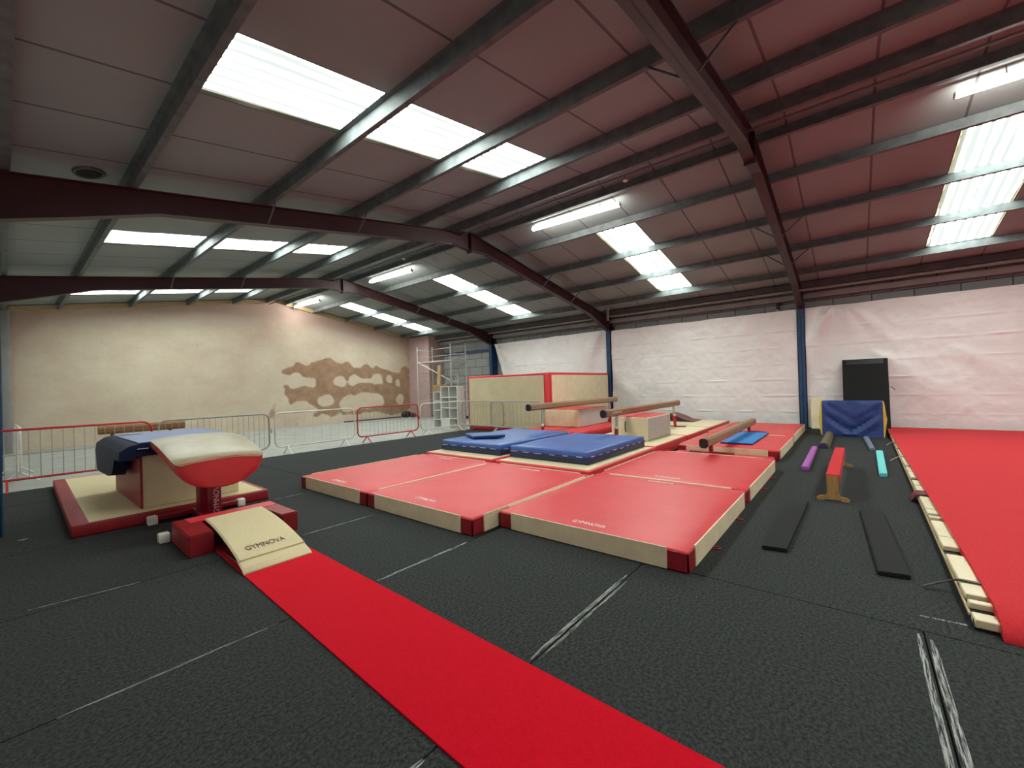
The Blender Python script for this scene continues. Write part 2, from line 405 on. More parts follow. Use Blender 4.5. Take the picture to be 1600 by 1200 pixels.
for _ in range(3):
    damp = [[sum(damp[min(max(i + a, 0), nx)][min(max(k + c, 0), nz)] for a in (-1, 0, 1) for c in (-1, 0, 1)) / 9 for k in range(nz + 1)] for i in range(nx + 1)]
for i in range(nx):
    for k in range(nz): bm.faces.new((grid[i][k], grid[i + 1][k], grid[i + 1][k + 1], grid[i][k + 1]))
lay = bm.loops.layers.color.new('damp')
ix = {v: (i, k) for i, cv in enumerate(grid) for k, v in enumerate(cv)}
for f in bm.faces:
    for lp in f.loops:
        i, k = ix[lp.vert]; z = lp.vert.co.z; x = lp.vert.co.x
        top = zs(x) - z
        pk = max(0, min(1, (1.5 - top) / 1.15)) * .95 + max(0, .75 - max(0, x - .1) / 1.2) + max(0, (x - 15.4) * 2.5)
        # fresh pink plaster: a band under the roof, the two ends, and a later second coat above 3.6 m
        pk += .35 * max(0, min(1, (z - 3.5) / .25)) * max(0, min(1, (x - 5) / 2))
        lp[lay] = (damp[i][k], min(1, pk), 0, 1)
e = bmesh.ops.extrude_face_region(bm, geom=bm.faces[:])
for v in [q for q in e['geom'] if isinstance(q, bmesh.types.BMVert)]: v.co.y += .12
structure('wall_gable', bm, 'gable_plaster')
# plastered return beside the gable and the timber edging under the roof
structure('wall_return', rbox(bmesh.new(), 15.74, XR, 19.1, YG + .1, -.1, zs(16.0) - .02), 'pink_plaster', smooth=False)
for i, (xa, xb) in enumerate(((XL, 8.2), (8.2, 15.9))):
    bm = bmesh.new()
    rings = [[(x, YG - .12, zs(x) - .21), (x, YG, zs(x) - .21), (x, YG, zs(x) - .02), (x, YG - .12, zs(x) - .02)] for x in (xa, xb)]
    structure('trim_%d' % (i + 1), loft(bm, rings), 'pale_wood', smooth=False)
structure('trim_3', rbox(bmesh.new(), XR - .30, XR, YB, 19.1, 4.20, 4.37), 'plain_block', smooth=False)
structure('trim_4', rbox(bmesh.new(), -.02, .17, 20.75, 20.95, -.03, 4.55, .02), 'plain_block')

# ------------------------------------------------------------------ portal frames
def flange_strip(bm, line, yc, w, t):
    for (xa, za), (xb, zb) in zip(line, line[1:]):
        loft(bm, [[(x, yc - w / 2, z), (x, yc + w / 2, z), (x, yc + w / 2, z + t), (x, yc - w / 2, z + t)] for x, z in ((xa, za), (xb, zb))])
def portal(yc, label, bm_='galv_steel'):
    t = thing('portal_frame', label, 'steel frame', (8.2, yc, 0), 'steel portal frames across the hall')
    for s in (0, 1):
        X = (lambda x: x) if s == 0 else (lambda x: 16.4 - x)
        top = [(X(x), zr(x)) for x in (-.28, 8.2)]
        bot = [(X(-.02), 3.86), (X(.7), 4.1), (X(1.55), zr(1.55) - .34), (X(7.55), zr(7.55) - .34), (X(8.05), 5.40), (X(8.2), 5.38)]
        bm = bmesh.new()
        prism(bm, [top[0], top[1]] + bot[::-1] + [(X(-.28), 3.86)], lambda a, b: (a, yc - .006, b), lambda a, b: (a, yc + .006, b))
        flange_strip(bm, [(x, z - .014) for x, z in top], yc, .17, .014)
        flange_strip(bm, bot, yc, .17, .014)
        obj('rafter', bm, 'oxide_paint', t, smooth=False)
        bm = bmesh.new()                                   # blue column, an I-section
        ca, cb = sorted((X(-.32 if s == 0 else -.49), X(-.02)))
        zb = -.03
        rbox(bm, ca, ca + .016, yc - .09, yc + .09, zb, 3.86); rbox(bm, cb - .016, cb, yc - .09, yc + .09, zb, 3.86); rbox(bm, ca, cb, yc - .006, yc + .006, zb, 3.86)
        obj('column', bm, 'blue_paint', t, smooth=False)
        bm = bmesh.new()
        rbox(bm, ca, ca + .016, yc - .09, yc + .09, 3.86, 4.47 - .02); rbox(bm, cb - .016, cb, yc - .085, yc + .085, 3.86, 4.1)
        rbox(bm, ca, cb, yc - .006, yc + .006, 3.87, 4.4)
        obj('knee', bm, 'oxide_paint' , t, smooth=False)
        for xp in (3.05, 4.8):
            for dy in (-.5, .5):
                bm = bmesh.new(); xx = X(xp)
                sweep(bm, [(xx, yc + dy, zr(xp) + .03), (xx, yc + .08 * (1 if dy > 0 else -1), zr(xp) - .32)], .016, 6)
                obj('brace', bm, bm_, t)
    bm = bmesh.new(); rbox(bm, 8.19, 8.215, yc - .09, yc + .09, 5.33, 5.86); obj('apex_plate', bm, 'oxide_paint', t, smooth=False)
    return t
portal(1.3, 'dark red steel portal frame whose blue column stands beside the blue folded mat', 'dark_steel')  # braces get a darker steel here, painting in their backlit shade
portal(8.1, 'dark red steel portal frame landing behind the red-edged crash mats at the block wall')
portal(14.9, 'dark red steel portal frame closest to the plastered gable, landing beside the scaffold tower')

# purlins: Z-sections running the length of the hall
ORD = ['fourth', 'third', 'second', 'first']
def purlin(xw, flip, label):
    z0, h = zr(xw), .195
    bm = bmesh.new(); s = -1 if flip else 1
    w = .075
    prof = [(xw, z0), (xw + s * w, z0 + .004), (xw + s * w, z0 + .022), (xw + s * w - s * .006, z0 + .022), (xw + s * w - s * .006, z0 + .010), (xw + s * .006, z0 + .008), (xw + s * .006, z0 + h), (xw - s * w, z0 + h), (xw - s * w, z0 + h - .006), (xw, z0 + h - .006)]
    ys = YG - .08
    prism(bm, prof, lambda a, b: (a, YB, b), lambda a, b: (a, ys, b))
    tag(obj('roof_purlin', bm, 'galv_steel', smooth=False), label, 'purlin', 'roof purlins')
for i, x in enumerate((1.22, 3.02, 4.77, 6.40)): purlin(x, False, 'galvanised steel purlin, %s below the ridge on the roof slope without strip lights' % ORD[i])
purlin(7.74, False, 'dark ridge purlin on the roof slope without strip lights')
purlin(8.62, True, 'dark ridge purlin on the strip-light side of the roof')
for i, x in enumerate((15.12, 13.38, 11.62, 9.94)): purlin(x, True, 'galvanised steel purlin, %s below the ridge on the roof slope with strip lights' % ORD[i])
bm = bmesh.new(); rbox(bm, .02, .10, YB, 20.7, 4.50, 4.66)
tag(obj('eaves_purlin', bm, 'galv_steel', smooth=False), 'grey eaves purlin along the wall behind the vault mat', 'purlin')
bm = bmesh.new(); rbox(bm, 16.16, 16.24, YB, 19.0, 4.49, 4.66)
tag(obj('eaves_purlin', bm, 'dark_steel', smooth=False), 'dark eaves purlin above the white tarpaulins', 'purlin')
bm = bmesh.new(); sweep(bm, [(16.3, YB, 4.44), (16.3, 19.0, 4.44)], .045, 10)
tag(obj('conduit_pipe', bm, 'pipe_grey'), 'long grey pipe running under the eaves above the white tarpaulins', 'pipe')
bm = bmesh.new(); sweep(bm, [(7.86, YB, 5.74), (7.86, YG - .2, 5.74)], .02, 8)
tag(obj('cable_conduit', bm, 'galv_steel'), 'thin pale conduit running along the ridge purlin', 'conduit')
for y, z, lab in ((3.4, 5.7, 'small round detector hanging by the ridge over the middle bay'), (10.6, 5.7, 'small round detector hanging by the ridge towards the gable')):
    t = thing('ceiling_detector', lab, 'detector', (7.86, y, z - .1), 'detectors along the ridge conduit')
    bm = bmesh.new(); sweep(bm, [(7.86, y, z + .02), (7.86, y, z - .06)], .012, 8); obj('stem', bm, 'galv_steel', t)
    bm = bmesh.new(); sweep(bm, [(7.86, y, z - .05), (7.86, y, z - .075), (7.86, y, z - .09)], [.045, .05, .03], 12); obj('sensor', bm, 'white_paint', t)
t = thing('vent_pipe', 'short grey vertical pipe with a cap by the knee of the middle portal frame', 'pipe', (16.0, 7.86, 4.2))
bm = bmesh.new(); sweep(bm, [(16.0, 7.86, 4.24), (16.0, 7.86, 4.7)], .055, 12); obj('tube', bm, 'pipe_grey', t)
bm = bmesh.new(); sweep(bm, [(16.0, 7.86, 4.70), (16.0, 7.86, 4.75)], .085, 12); obj('cap', bm, 'white_paint', t)
t = thing('overflow_pipe', 'dark vertical pipe with a white tip on the block wall above the middle tarpaulin', 'pipe', (16.6, 1.96, 3.86))  # an overflow pipe by the block wall, not a vent
bm = bmesh.new(); sweep(bm, [(16.8, 1.96, 3.97), (16.8, 1.96, 4.40)], .05, 10); obj('tube', bm, 'dark_steel', t)
bm = bmesh.new(); sweep(bm, [(16.8, 1.96, 3.88), (16.8, 1.96, 3.97)], .052, 10); obj('tip', bm, 'white_paint', t)
# round vent hole in the roof near the eaves
t = thing('roof_vent', 'round vent opening in the roof sheet near the eaves above the vault', 'vent', (.81, 8.2, zs(.81) - .03))
bm = bmesh.new(); sweep(bm, [(.81 + .15 * math.cos(a), 8.2 + .19 * math.sin(a), zs(.81 + .15 * math.cos(a)) - .012) for a in [i * PI / 12 for i in range(24)]], .02, 8, True); obj('collar', bm, 'galv_steel', t)
bm = bmesh.new(); loft(bm, [[(.81 + .15 * math.cos(a), 8.2 + .19 * math.sin(a), zs(.81 + .15 * math.cos(a)) - d) for a in [i * PI / 12 for i in range(24)]] for d in (.016, .004)]); obj('opening', bm, 'black_carpet', t)  # dark disc paints the hole's darkness; the sheet behind is uncut

# strip lights hung just below the ridge
def strip_light(p0, p1, label):
    p0, p1 = Vector(p0), Vector(p1); d = (p1 - p0).normalized(); s = Vector((1, 0, 0)); u = s.cross(d)
    if u.z < 0: u = -u
    t = thing('strip_light', label, 'light', (p0 + p1) / 2, 'strip lights under the ridge')
    def sec(p, pr): return [p + s * a + u * b for a, b in pr]
    bm = bmesh.new(); pr = [(.03, .035), (-.03, .035), (-.04, .075), (.04, .075)]; loft(bm, [sec(p0, pr), sec(p1, pr)]); obj('housing', bm, 'white_paint', t)
    bm = bmesh.new(); pr = [(.052 * math.cos(a), .04 * math.sin(a)) for a in [i * 2 * PI / 14 for i in range(14)]]; loft(bm, [sec(p0, pr), sec(p1, pr)]); obj('diffuser', bm, 'tube_glow', t)
    for q, sg in ((p0, -1), (p1, 1)):
        bm = bmesh.new(); pr = [(.056 * math.cos(a), .044 * math.sin(a) + .003) for a in [i * 2 * PI / 14 for i in range(14)]]
        loft(bm, [sec(q, pr), sec(q + d * sg * .02, pr)]); obj('end_cap', bm, 'white_paint', t)
    for f in (.2, .8):
        q = p0.lerp(p1, f); bm = bmesh.new(); sweep(bm, [q + u * .07, Vector((q.x, q.y, zs(q.x)))], .008, 6); obj('hanger', bm, 'galv_steel', t)
strip_light((9, -1.26, 5.745), (9, -3.75, 5.72), 'glowing strip light nearest the rows of mini beams, cut by the photo edge')
strip_light((9, 6.50, 5.785), (9, 4.05, 5.71), 'glowing strip light over the blue crash mats')
strip_light((9, 14.25, 5.78), (9, 11.72, 5.71), 'glowing strip light between the two far portal frames')
strip_light((9, 20.75, 5.75), (9, 18.35, 5.68), 'glowing strip light closest to the plastered gable wall')


# ------------------------------------------------------------------ white tarpaulins on the wall
def tarp(y0, y1, ztop, label, left_in=0., seed=0, folds=()):
    bm = bmesh.new(); ny = int(abs(y1 - y0) / .03); nz = 150; rings = []
    creases = [.52, 1.06, 1.60, 2.12, 2.66, 3.2]
    for i in range(ny + 1):
        f = i / ny; row = []
        zt = ztop(f) + .025 * noise.noise(Vector((f * 9, seed, 0)))
        for k in range(nz + 1):
            h = k / nz; z = .03 + (zt - .03) * h
            y = y0 + (y1 - y0) * f
            y += left_in * (1 - h) * (1 - f)
            P = Vector((y, z, seed * 3.1))
            d = .035 * noise.noise(P * .8) + .016 * noise.noise(P * 2.6) + .009 * noise.noise(Vector((y * 6, z * 5, seed))) + .005 * abs(noise.noise(Vector((y * 9 + z * 4, z * 9 - y * 3, seed))))
            for q, c in enumerate(creases):
                zz = z - c - .02 * noise.noise(Vector((y * .7, q, seed)))
                a = max(0, noise.noise(Vector((y * 1.5, q * 7.3, seed + 2))) + .08) * 1.1 + .06
                d += .028 * a * math.exp(-(zz / .022) ** 2) - .008 * a * math.exp(-((zz + .07) / .05) ** 2)
            for c in range(-8, 18):
                d += .003 * math.exp(-((y - c * .83 - .1) / .03) ** 2)
            for (fy, fz, ang, amp, wd, ln) in folds:
                dx, dz = y - fy, z - fz; u = dx * math.cos(ang) + dz * math.sin(ang); w = -dx * math.sin(ang) + dz * math.cos(ang)
                if u > 0: d += min(1, u / .35) * amp * math.exp(-(w / (wd * (.3 + u * .5))) ** 2) * math.exp(-u / ln)
            row.append((16.50 - d, y, z))
        rings.append(row)
    loft(bm, rings, cap=False, closed=False)
    e = bmesh.ops.extrude_face_region(bm, geom=bm.faces[:])
    for v in [q for q in e['geom'] if isinstance(q, bmesh.types.BMVert)]: v.co.x += .004
    return tag(obj('tarpaulin', bm, 'tarp_plastic'), label, 'tarpaulin', 'white tarpaulins along the block wall')
R = math.radians
tarp(1.19, -6.4, lambda f: 3.87 - .02 * f, 'white plastic tarpaulin behind the black board and the red floor', seed=1,
     folds=((.32, 3.86, R(-112), .10, .28, 1.6), (.5, 3.86, R(-62), .11, .3, 1.8), (.75, 3.9, R(-85), .08, .22, 1.4), (.1, 3.86, R(-128), .07, .22, 1.8), (.2, 2.2, R(-150), .06, .3, 3), (-.4, 2.4, R(-140), .08, .3, 2.5), (-2.2, 2.4, R(-135), .07, .35, 2)))
tarp(7.98, 1.42, lambda f: 3.87, 'white plastic tarpaulin with fold creases behind the low beam', seed=4, folds=((7.8, 3.85, R(-50), .03, .25, 1), (1.5, 3.85, R(-130), .03, .2, .9), (2.6, 3.9, R(-100), .03, .2, .8)))
tarp(14.66, 8.22, lambda f: 3.86 + .07 * f, 'white plastic tarpaulin sagging behind the crash mats beside the scaffold', left_in=-1.3, seed=9,
     folds=((14.5, 3.85, R(-140), .10, .3, 4), (14.3, 3.85, R(-120), .08, .25, 3), (8.4, 3.9, R(-50), .10, .35, 3), (8.4, 3.9, R(-65), .08, .3, 3), (11.5, 3.9, R(-90), .04, .4, 1.5)))
bm = bmesh.new(); rbox(bm, 16.80, 16.88, 15.05, 19.05, 3.55, 3.70)
tag(obj('wall_rail', bm, 'blue_paint', smooth=False), 'blue steel rail fixed along the block wall behind the scaffold tower', 'rail')

# ------------------------------------------------------------------ gymnastics mats
def side_panels(t, x0, x1, y0, y1, z0, z1, ins, m='beige_fabric', th=.012):
    for (a, b, c, d) in ((x0 - th, x0 + .004, y0 + ins, y1 - ins), (x1 - .004, x1 + th, y0 + ins, y1 - ins), (x0 + ins, x1 - ins, y0 - th, y0 + .004), (x0 + ins, x1 - ins, y1 - .004, y1 + th)):
        bm = bmesh.new(); rbox(bm, a, b, c, d, z0, z1, .003, 1); obj('side_panel', bm, m, t)
def mat_body(x0, x1, y0, y1, z0, z1, r, puff=0, seed=0):
    bm = bmesh.new(); rbox(bm, x0, x1, y0, y1, z0, z1, r, 3)
    if puff:
        n = 10
        for ax, lo, hi in ((0, x0 + r, x1 - r), (1, y0 + r, y1 - r)):
            for k in range(1, n):
                co = Vector((0, 0, 0)); no = Vector((0, 0, 0)); co[ax] = lo + (hi - lo) * k / n; no[ax] = 1
                bmesh.ops.bisect_plane(bm, geom=bm.verts[:] + bm.edges[:] + bm.faces[:], plane_co=co, plane_no=no)
        for v in bm.verts:
            if v.co.z > z0 + .02:
                q = noise.noise_vector(Vector((v.co.x * 1.7 + seed, v.co.y * 1.7, v.co.z * 3)))
                v.co += Vector((q.x * .6, q.y * .6, q.z)) * puff
    return bm
def loop(t, x, y, z, dx, dy):
    bm = bmesh.new()
    sweep(bm, [(x + dx * .035 * (1 - math.cos(a)) / 1 - dy * .03 * math.sin(a), y + dy * .035 * (1 - math.cos(a)) - dx * .03 * math.sin(a), z + .008) for a in [i * 2 * PI / 12 for i in range(12)]], .008, 6, True)
    obj('carry_loop', bm, 'dark_red_vinyl', t)
def landing_mat(x0, x1, y0, y1, h, label, logos=(), loops=(), group='red landing mats'):
    t = thing('landing_mat', label, 'mat', ((x0 + x1) / 2, (y0 + y1) / 2, 0), group)
    obj('cover', mat_body(x0, x1, y0, y1, 0, h, .022, .006, x0 * 3 + y0), 'red_vinyl', t)
    for cx in (x0, x1):                                     # darker red corner patches
        for cy in (y0, y1):
            sx, sy = (1 if cx == x0 else -1), (1 if cy == y0 else -1)
            bm = bmesh.new()
            rbox(bm, cx - sx * .005, cx + sx * .012, cy - sy * .005, cy + sy * .175, .012, h - .016, .004, 1); rbox(bm, cx - sx * .005, cx + sx * .175, cy - sy * .005, cy + sy * .012, .012, h - .016, .004, 1)
            obj('corner_patch', bm, 'dark_red_vinyl', t)
    side_panels(t, x0, x1, y0, y1, .008, h + .007, .18)
    for (lx, ly) in logos:
        obj('lettering', text_bm('GYMNOVA', .38, .075, (lx, ly, h + .004), (0, -1, 0), (1, 0, 0)), 'text_cream', t)
    for (lx, ly, dx, dy) in loops: loop(t, lx, ly, 0, dx, dy)
    return t
landing_mat(3.25, 5.90, 5.395, 7.43, .20, 'red vinyl landing mat on the outer corner nearest the vault', [(3.40, 6.42), (5.72, 6.5)])
landing_mat(3.25, 5.90, 3.29, 5.365, .20, 'red vinyl landing mat between the corner mat and the largest front mat', [(3.47, 4.36), (5.7, 4.32)])
landing_mat(3.67, 6.14, 1.13, 3.258, .19, 'red vinyl landing mat nearest the two black planks', [(3.84, 2.17), (6.0, 2.2)], [(4.4, 1.12, 0, -1), (5.46, 1.12, 0, -1)])
landing_mat(6.172, 8.78, 1.13, 3.258, .19, 'red vinyl landing mat under the near foot of the low beam', [(6.36, 2.22)], [(7.18, 1.12, 0, -1), (8.0, 1.12, 0, -1)])
landing_mat(9.72, 12.36, 1.20, 3.14, .20, 'red vinyl landing mat under the bright blue foam mat', [], [])
landing_mat(12.41, 15.72, 1.22, 3.20, .20, 'red vinyl landing mat up against the white tarpaulin wall', [], [])
bm = bmesh.new(); rbox(bm, 8.81, 9.66, 1.25, 3.12, .0, .095, .03, 2); wobble(bm, .01, 2)
tag(obj('mat_filler', bm, 'red_vinyl'), 'narrow red filler mat under the near end of the low beam', 'mat')
def topped_mat(x0, x1, y0, y1, h, label, border=.05, top='ivory_vinyl', group='ivory-topped mats', ins=None):
    t = thing('ivory_mat', label, 'mat', ((x0 + x1) / 2, (y0 + y1) / 2, 0), group)
    obj('cover', mat_body(x0, x1, y0, y1, 0, h, .02), 'dark_red_vinyl' if ins else 'red_vinyl', t)
    bm = bmesh.new(); q = ins or (border,) * 4; rbox(bm, x0 + q[0], x1 - q[1], y0 + q[2], y1 - q[3], h - .01, h + .005, .004, 1); obj('top_panel', bm, top, t)
    return t
topped_mat(5.95, 8.86, 5.44, 7.42, .235, 'ivory-topped mat under the blue crash mat that carries the small pad', .05)
topped_mat(5.95, 8.90, 3.33, 5.36, .235, 'ivory-topped mat under the bare blue crash mat', .06)
topped_mat(8.95, 11.12, 3.36, 5.40, .24, 'ivory-topped mat under the yellow foam block', .035)
topped_mat(11.16, 13.36, 3.34, 5.40, .24, 'ivory-topped mat behind the yellow foam block', .035)
topped_mat(13.40, 15.75, 3.34, 5.40, .24, 'ivory-topped mat with the folded maroon mat on it', .035)
t = topped_mat(.52, 2.64, 7.12, 11.5, .15, 'long ivory-topped mat with red border under the vault box', .17, 'ivory_carpet', None, (.15, .07, .04, .1))
t.rotation_euler = (0, 0, R(-1.0))

def crash_mat(x0, x1, y0, y1, z0, h, label, seed, rot=0):
    t = thing('crash_mat', label, 'mat', ((x0 + x1) / 2, (y0 + y1) / 2, z0), 'blue crash mats')
    obj('cover', mat_body(x0, x1, y0, y1, z0, z0 + h, .035, .02, seed), 'blue_vinyl', t)
    e = .012
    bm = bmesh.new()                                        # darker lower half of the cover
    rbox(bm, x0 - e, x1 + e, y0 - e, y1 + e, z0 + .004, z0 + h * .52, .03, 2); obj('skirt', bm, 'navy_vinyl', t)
    bm = bmesh.new(); zc = z0 + h * .56
    for a, b, c, d in ((x0 - .0135, x0 - .009, y0, y1), (x1 + .009, x1 + .0135, y0, y1), (x0, x1, y0 - .0135, y0 - .009), (x0, x1, y1 + .009, y1 + .0135)): rbox(bm, a, b, c, d, zc - .008, zc + .008)
    seam = set(bm.faces)
    random.seed(seed)
    def dash(a, b, fixed, ax):
        p = a + .1
        while p < b - .15:
            l = random.uniform(.10, .17); zz = zc + random.uniform(-.006, .006)
            if ax == 'x': rbox(bm, fixed - .006, fixed + .006, p, p + l, zz - .004, zz + .004)
            else: rbox(bm, p, p + l, fixed - .006, fixed + .006, zz - .004, zz + .004)
            p += .29
    dash(y0, y1, x0 - .016, 'x'); dash(x0, x1, y0 - .016, 'y'); dash(y0, y1, x1 + .016, 'x'); dash(x0, x1, y1 + .016, 'y')
    for f in bm.faces: f.material_index = 0 if f in seam else 1
    obj('stitching', bm, ['navy_vinyl', 'white_stitch'], t)
    return t
crash_mat(6.34, 8.98, 5.56, 7.32, .242, .225, 'blue crash mat with the small blue pad on top', 5)
crash_mat(6.36, 8.86, 3.58, 5.32, .242, .225, 'bare blue crash mat beside the yellow foam block', 8)
t = thing('folding_pad', 'small blue folded pad lying on the blue crash mat', 'pad', (7.15, 6.9, .485))
PAD = [(7.03, 7.27), (6.66, 6.62), (7.26, 6.19), (7.56, 6.75)]
for nm, za, zb, m_ in (('lower_leaf', .485, .512, 'navy_vinyl'), ('upper_leaf', .513, .545, 'blue_vinyl')):
    bm = bmesh.new(); prism(bm, PAD, lambda a, b: (a, b, za), lambda a, b: (a, b, zb)); bmesh.ops.bevel(bm, geom=bm.edges[:], offset=.011, segments=2, affect='EDGES'); obj(nm, bm, m_, t)

t = thing('foam_mat', 'thin bright blue foam mat beside the low beam', 'mat', (11.5, 2.05, .205))
bm = bmesh.new(); rbox(bm, 10.33, 12.6, 1.75, 2.40, .208, .222, .004, 1); obj('lower_sheet', bm, 'navy_vinyl', t)
bm = bmesh.new(); rbox(bm, 10.34, 12.6, 1.76, 2.39, .2225, .236, .004, 1); obj('upper_sheet', bm, 'bright_blue_foam', t)

# red mat and the two foam blocks
bm = mat_body(10.25, 13.25, 6.05, 8.0, 0, .29, .06, .02, 3)
tag(obj('red_mat', bm, 'red_vinyl'), 'thick red mat under the beige foam block', 'mat')
def foam_block(x0, x1, y0, y1, z0, z1, label, sidem, endm, sag=.01):
    t = thing('foam_block', label, 'foam block', ((x0 + x1) / 2, (y0 + y1) / 2, z0), 'foam training blocks')
    bm = mat_body(x0, x1, y0, y1, z0, z1, .02, sag, x0); obj('body', bm, sidem, t)
    bm = bmesh.new(); rbox(bm, x0 + .02, x1 - .02, y0 + .02, y1 - .02, z1 - .004, z1 + .012, .006, 1); obj('top_panel', bm, 'red_vinyl', t)
    bm = bmesh.new(); rbox(bm, x0 + .02, x1 - .02, y0 - .008, y0 + .01, z0 + .02, z1 - .02, .004, 1); wobble(bm, .006, 4); obj('end_panel', bm, endm, t)
    return t
foam_block(11.3, 13.25, 6.62, 7.92, .295, .835, 'beige foam block with red top and loose grey end on the thick red mat', 'beige_fabric', 'grey_mesh', .018)
t = foam_block(9.62, 11.2, 3.80, 4.72, .246, .80, 'yellow foam block with red top and grey end behind the blue crash mat', 'ivory_vinyl', 'grey_mesh')
bm = bmesh.new(); sweep(bm, [(9.6, 4.33, .70), (9.565, 4.33, .66), (9.56, 4.33, .58), (9.565, 4.33, .49), (9.6, 4.33, .45)], .014, 8); obj('handle', bm, 'black_plastic', t)
# folded maroon mat
t = thing('folded_mat', 'dark maroon mat folded over on the last ivory mat', 'mat', (15.25, 4.8, .246))
prof = []
for i in range(13):
    a = PI / 2 + PI * i / 12; prof.append((5.15 - .14 * math.cos(a) * -1 * -1, .385 + .13 * math.sin(a)))
outer = [(4.22, .262), (4.5, .30), (4.75, .42), (5.0, .505), (5.15, .515), (5.26, .46), (5.30, .385), (5.26, .30), (5.15, .252), (4.7, .25), (4.22, .25)]
inner = [(4.30, .268), (4.55, .33), (4.8, .40), (5.0, .44), (5.12, .44), (5.18, .385), (5.12, .32), (4.8, .29), (4.5, .272)]
bm = bmesh.new()
prism(bm, outer, lambda a, b: (14.75, a, b), lambda a, b: (15.6, a, b)); obj('fold', bm, 'maroon_vinyl', t)
bm = bmesh.new(); prism(bm, inner, lambda a, b: (14.742, a, b), lambda a, b: (14.752, a, b)); obj('opening', bm, 'black_plastic', t)  # black plate paints the unlit hollow of the fold

# two big crash mats stood on edge
def standing_mat(ax, a0, a1, c0, c1, h, label, face):
    """ax 'y': runs along y (visible face -x); ax 'x': runs along x (visible face -y)"""
    f = (lambda a, c, z: (c, a, z)) if ax == 'y' else (lambda a, c, z: (a, c, z))
    p0, p1 = f(a0, c0, .0), f(a1, c1, h)
    t = thing('standing_crash_mat', label, 'mat', ((p0[0] + p1[0]) / 2, (p0[1] + p1[1]) / 2, 0), 'red-edged crash mats stood on edge')
    bm = bmesh.new(); rbox(bm, p0[0], p1[0], p0[1], p1[1], 0, h, .04, 3); obj('cover', bm, 'red_vinyl', t)
    q0, q1 = f(a0 + .07, c0 - .012, .16), f(a1 - .08, c0 + .02, h - .085)
    bm = bmesh.new(); rbox(bm, q0[0], q1[0], q0[1], q1[1], .14, h - .085, .008, 1); obj('face_panel', bm, face, t)
    return t
standing_mat('y', 8.06, 11.76, 11.60, 11.88, 2.06, 'red-edged cream crash mat stood on edge behind the grey barriers', 'ivory_vinyl')
standing_mat('x', 11.90, 16.25, 8.05, 8.35, 2.07, 'red-edged cream crash mat stood on edge against the blue column', 'beige_fabric')

# ------------------------------------------------------------------ balance beams
def oct_sec(w, h, c):
    return [(-w + c, -h), (w - c, -h), (w, -h + c), (w, h - c), (w - c, h), (-w + c, h), (-w, h - c), (-w, -h + c)]
def beam_body(t, x0, x1, y, z, w, h, m, tilt=0):
    pr = oct_sec(w, h, .035)
    bm = bmesh.new(); loft(bm, [[(x, y + a, z + b) for a, b in pr] for x in (x0 + .06, x1 - .06)]); obj('beam_body', bm, m, t)
    for xa, xb in ((x0, x0 + .06), (x1 - .06, x1)):
        bm = bmesh.new(); loft(bm, [[(x, y + a * 1.03, z + b * 1.03) for a, b in pr] for x in (xa, xb)]); obj('end_cap', bm, 'black_plastic' if xa == x0 else m, t)
def high_beam(x0, x1, y, z, legs, label):
    t = thing('balance_beam', label, 'balance beam', ((x0 + x1) / 2, y, 0), 'balance beams')
    beam_body(t, x0, x1, y, z, .065, .085, 'suede_pale')
    for (lx, zf, sp) in legs:
        s = -1 if lx < (x0 + x1) / 2 else 1
        tp = Vector((lx, y, z - .08)); ft = Vector((lx + s * sp, y, zf + .03))
        bm = bmesh.new(); sweep(bm, [tp, tp.lerp(ft, .6)], .034, 10); lg = obj('leg', bm, 'chrome', t)
        bm = bmesh.new(); sweep(bm, [tp.lerp(ft, .45), ft], .046, 10); obj('lower_tube', bm, 'red_paint', lg)
        k = tp.lerp(ft, .45); bm = bmesh.new(); bmesh.ops.create_uvsphere(bm, u_segments=12, v_segments=8, radius=.036, matrix=Matrix.Translation(k + Vector((-.055, -.03, 0)))); obj('knob', bm, 'knob_white', lg)
        bm = bmesh.new(); rbox(bm, ft.x - .06, ft.x + .06, y - .32, y + .32, zf, zf + .03, .01, 1); obj('foot', bm, 'base_red_paint', lg)
    return t
t1 = high_beam(8.60, 13.76, 6.55, 1.07, [(9.33, 0, .17), (13.22, 0, .17)], 'raised brown balance beam passing over the beige foam block')
t2 = high_beam(8.36, 13.42, 4.3, .965, [(9.05, .246, .07), (12.98, .246, .12)], 'raised brown balance beam passing over the yellow foam block')
obj('lettering', text_bm('GYMNOVA', .5, .05, (8.95, 4.3 - .069, .97), (1, 0, 0), (0, 0, 1)), 'text_cream', t2)
t = thing('low_balance_beam', 'low brown balance beam on red feet above the red landing mats', 'balance beam', (10.9, 2.25, .19), 'balance beams')
beam_body(t, 8.42, 13.44, 2.25, .445, .075, .088, 'suede_pale')
for lx, z0 in ((8.95, .186), (12.84, .202)):
    bm = bmesh.new(); rbox(bm, lx - .035, lx + .035, 2.25 - .035, 2.25 + .035, z0 + .03, .37, .008, 1); lg = obj('leg', bm, 'base_red_paint', t)
    bm = bmesh.new(); rbox(bm, lx - .05, lx + .05, 2.25 - .42, 2.25 + .42, z0 + .004, z0 + .035, .01, 1); obj('foot', bm, 'base_red_paint', lg)
t = thing('spare_beam', 'short brown padded beam standing beyond the barriers behind the vault box', 'balance beam', (2.0, 12.55, -.03))
bm = bmesh.new(); loft(bm, [[(x, 12.55 + a, .95 + b) for a, b in oct_sec(.09, .09, .045)] for x in (1.28, 2.76)]); obj('beam_body', bm, 'suede_brown', t)
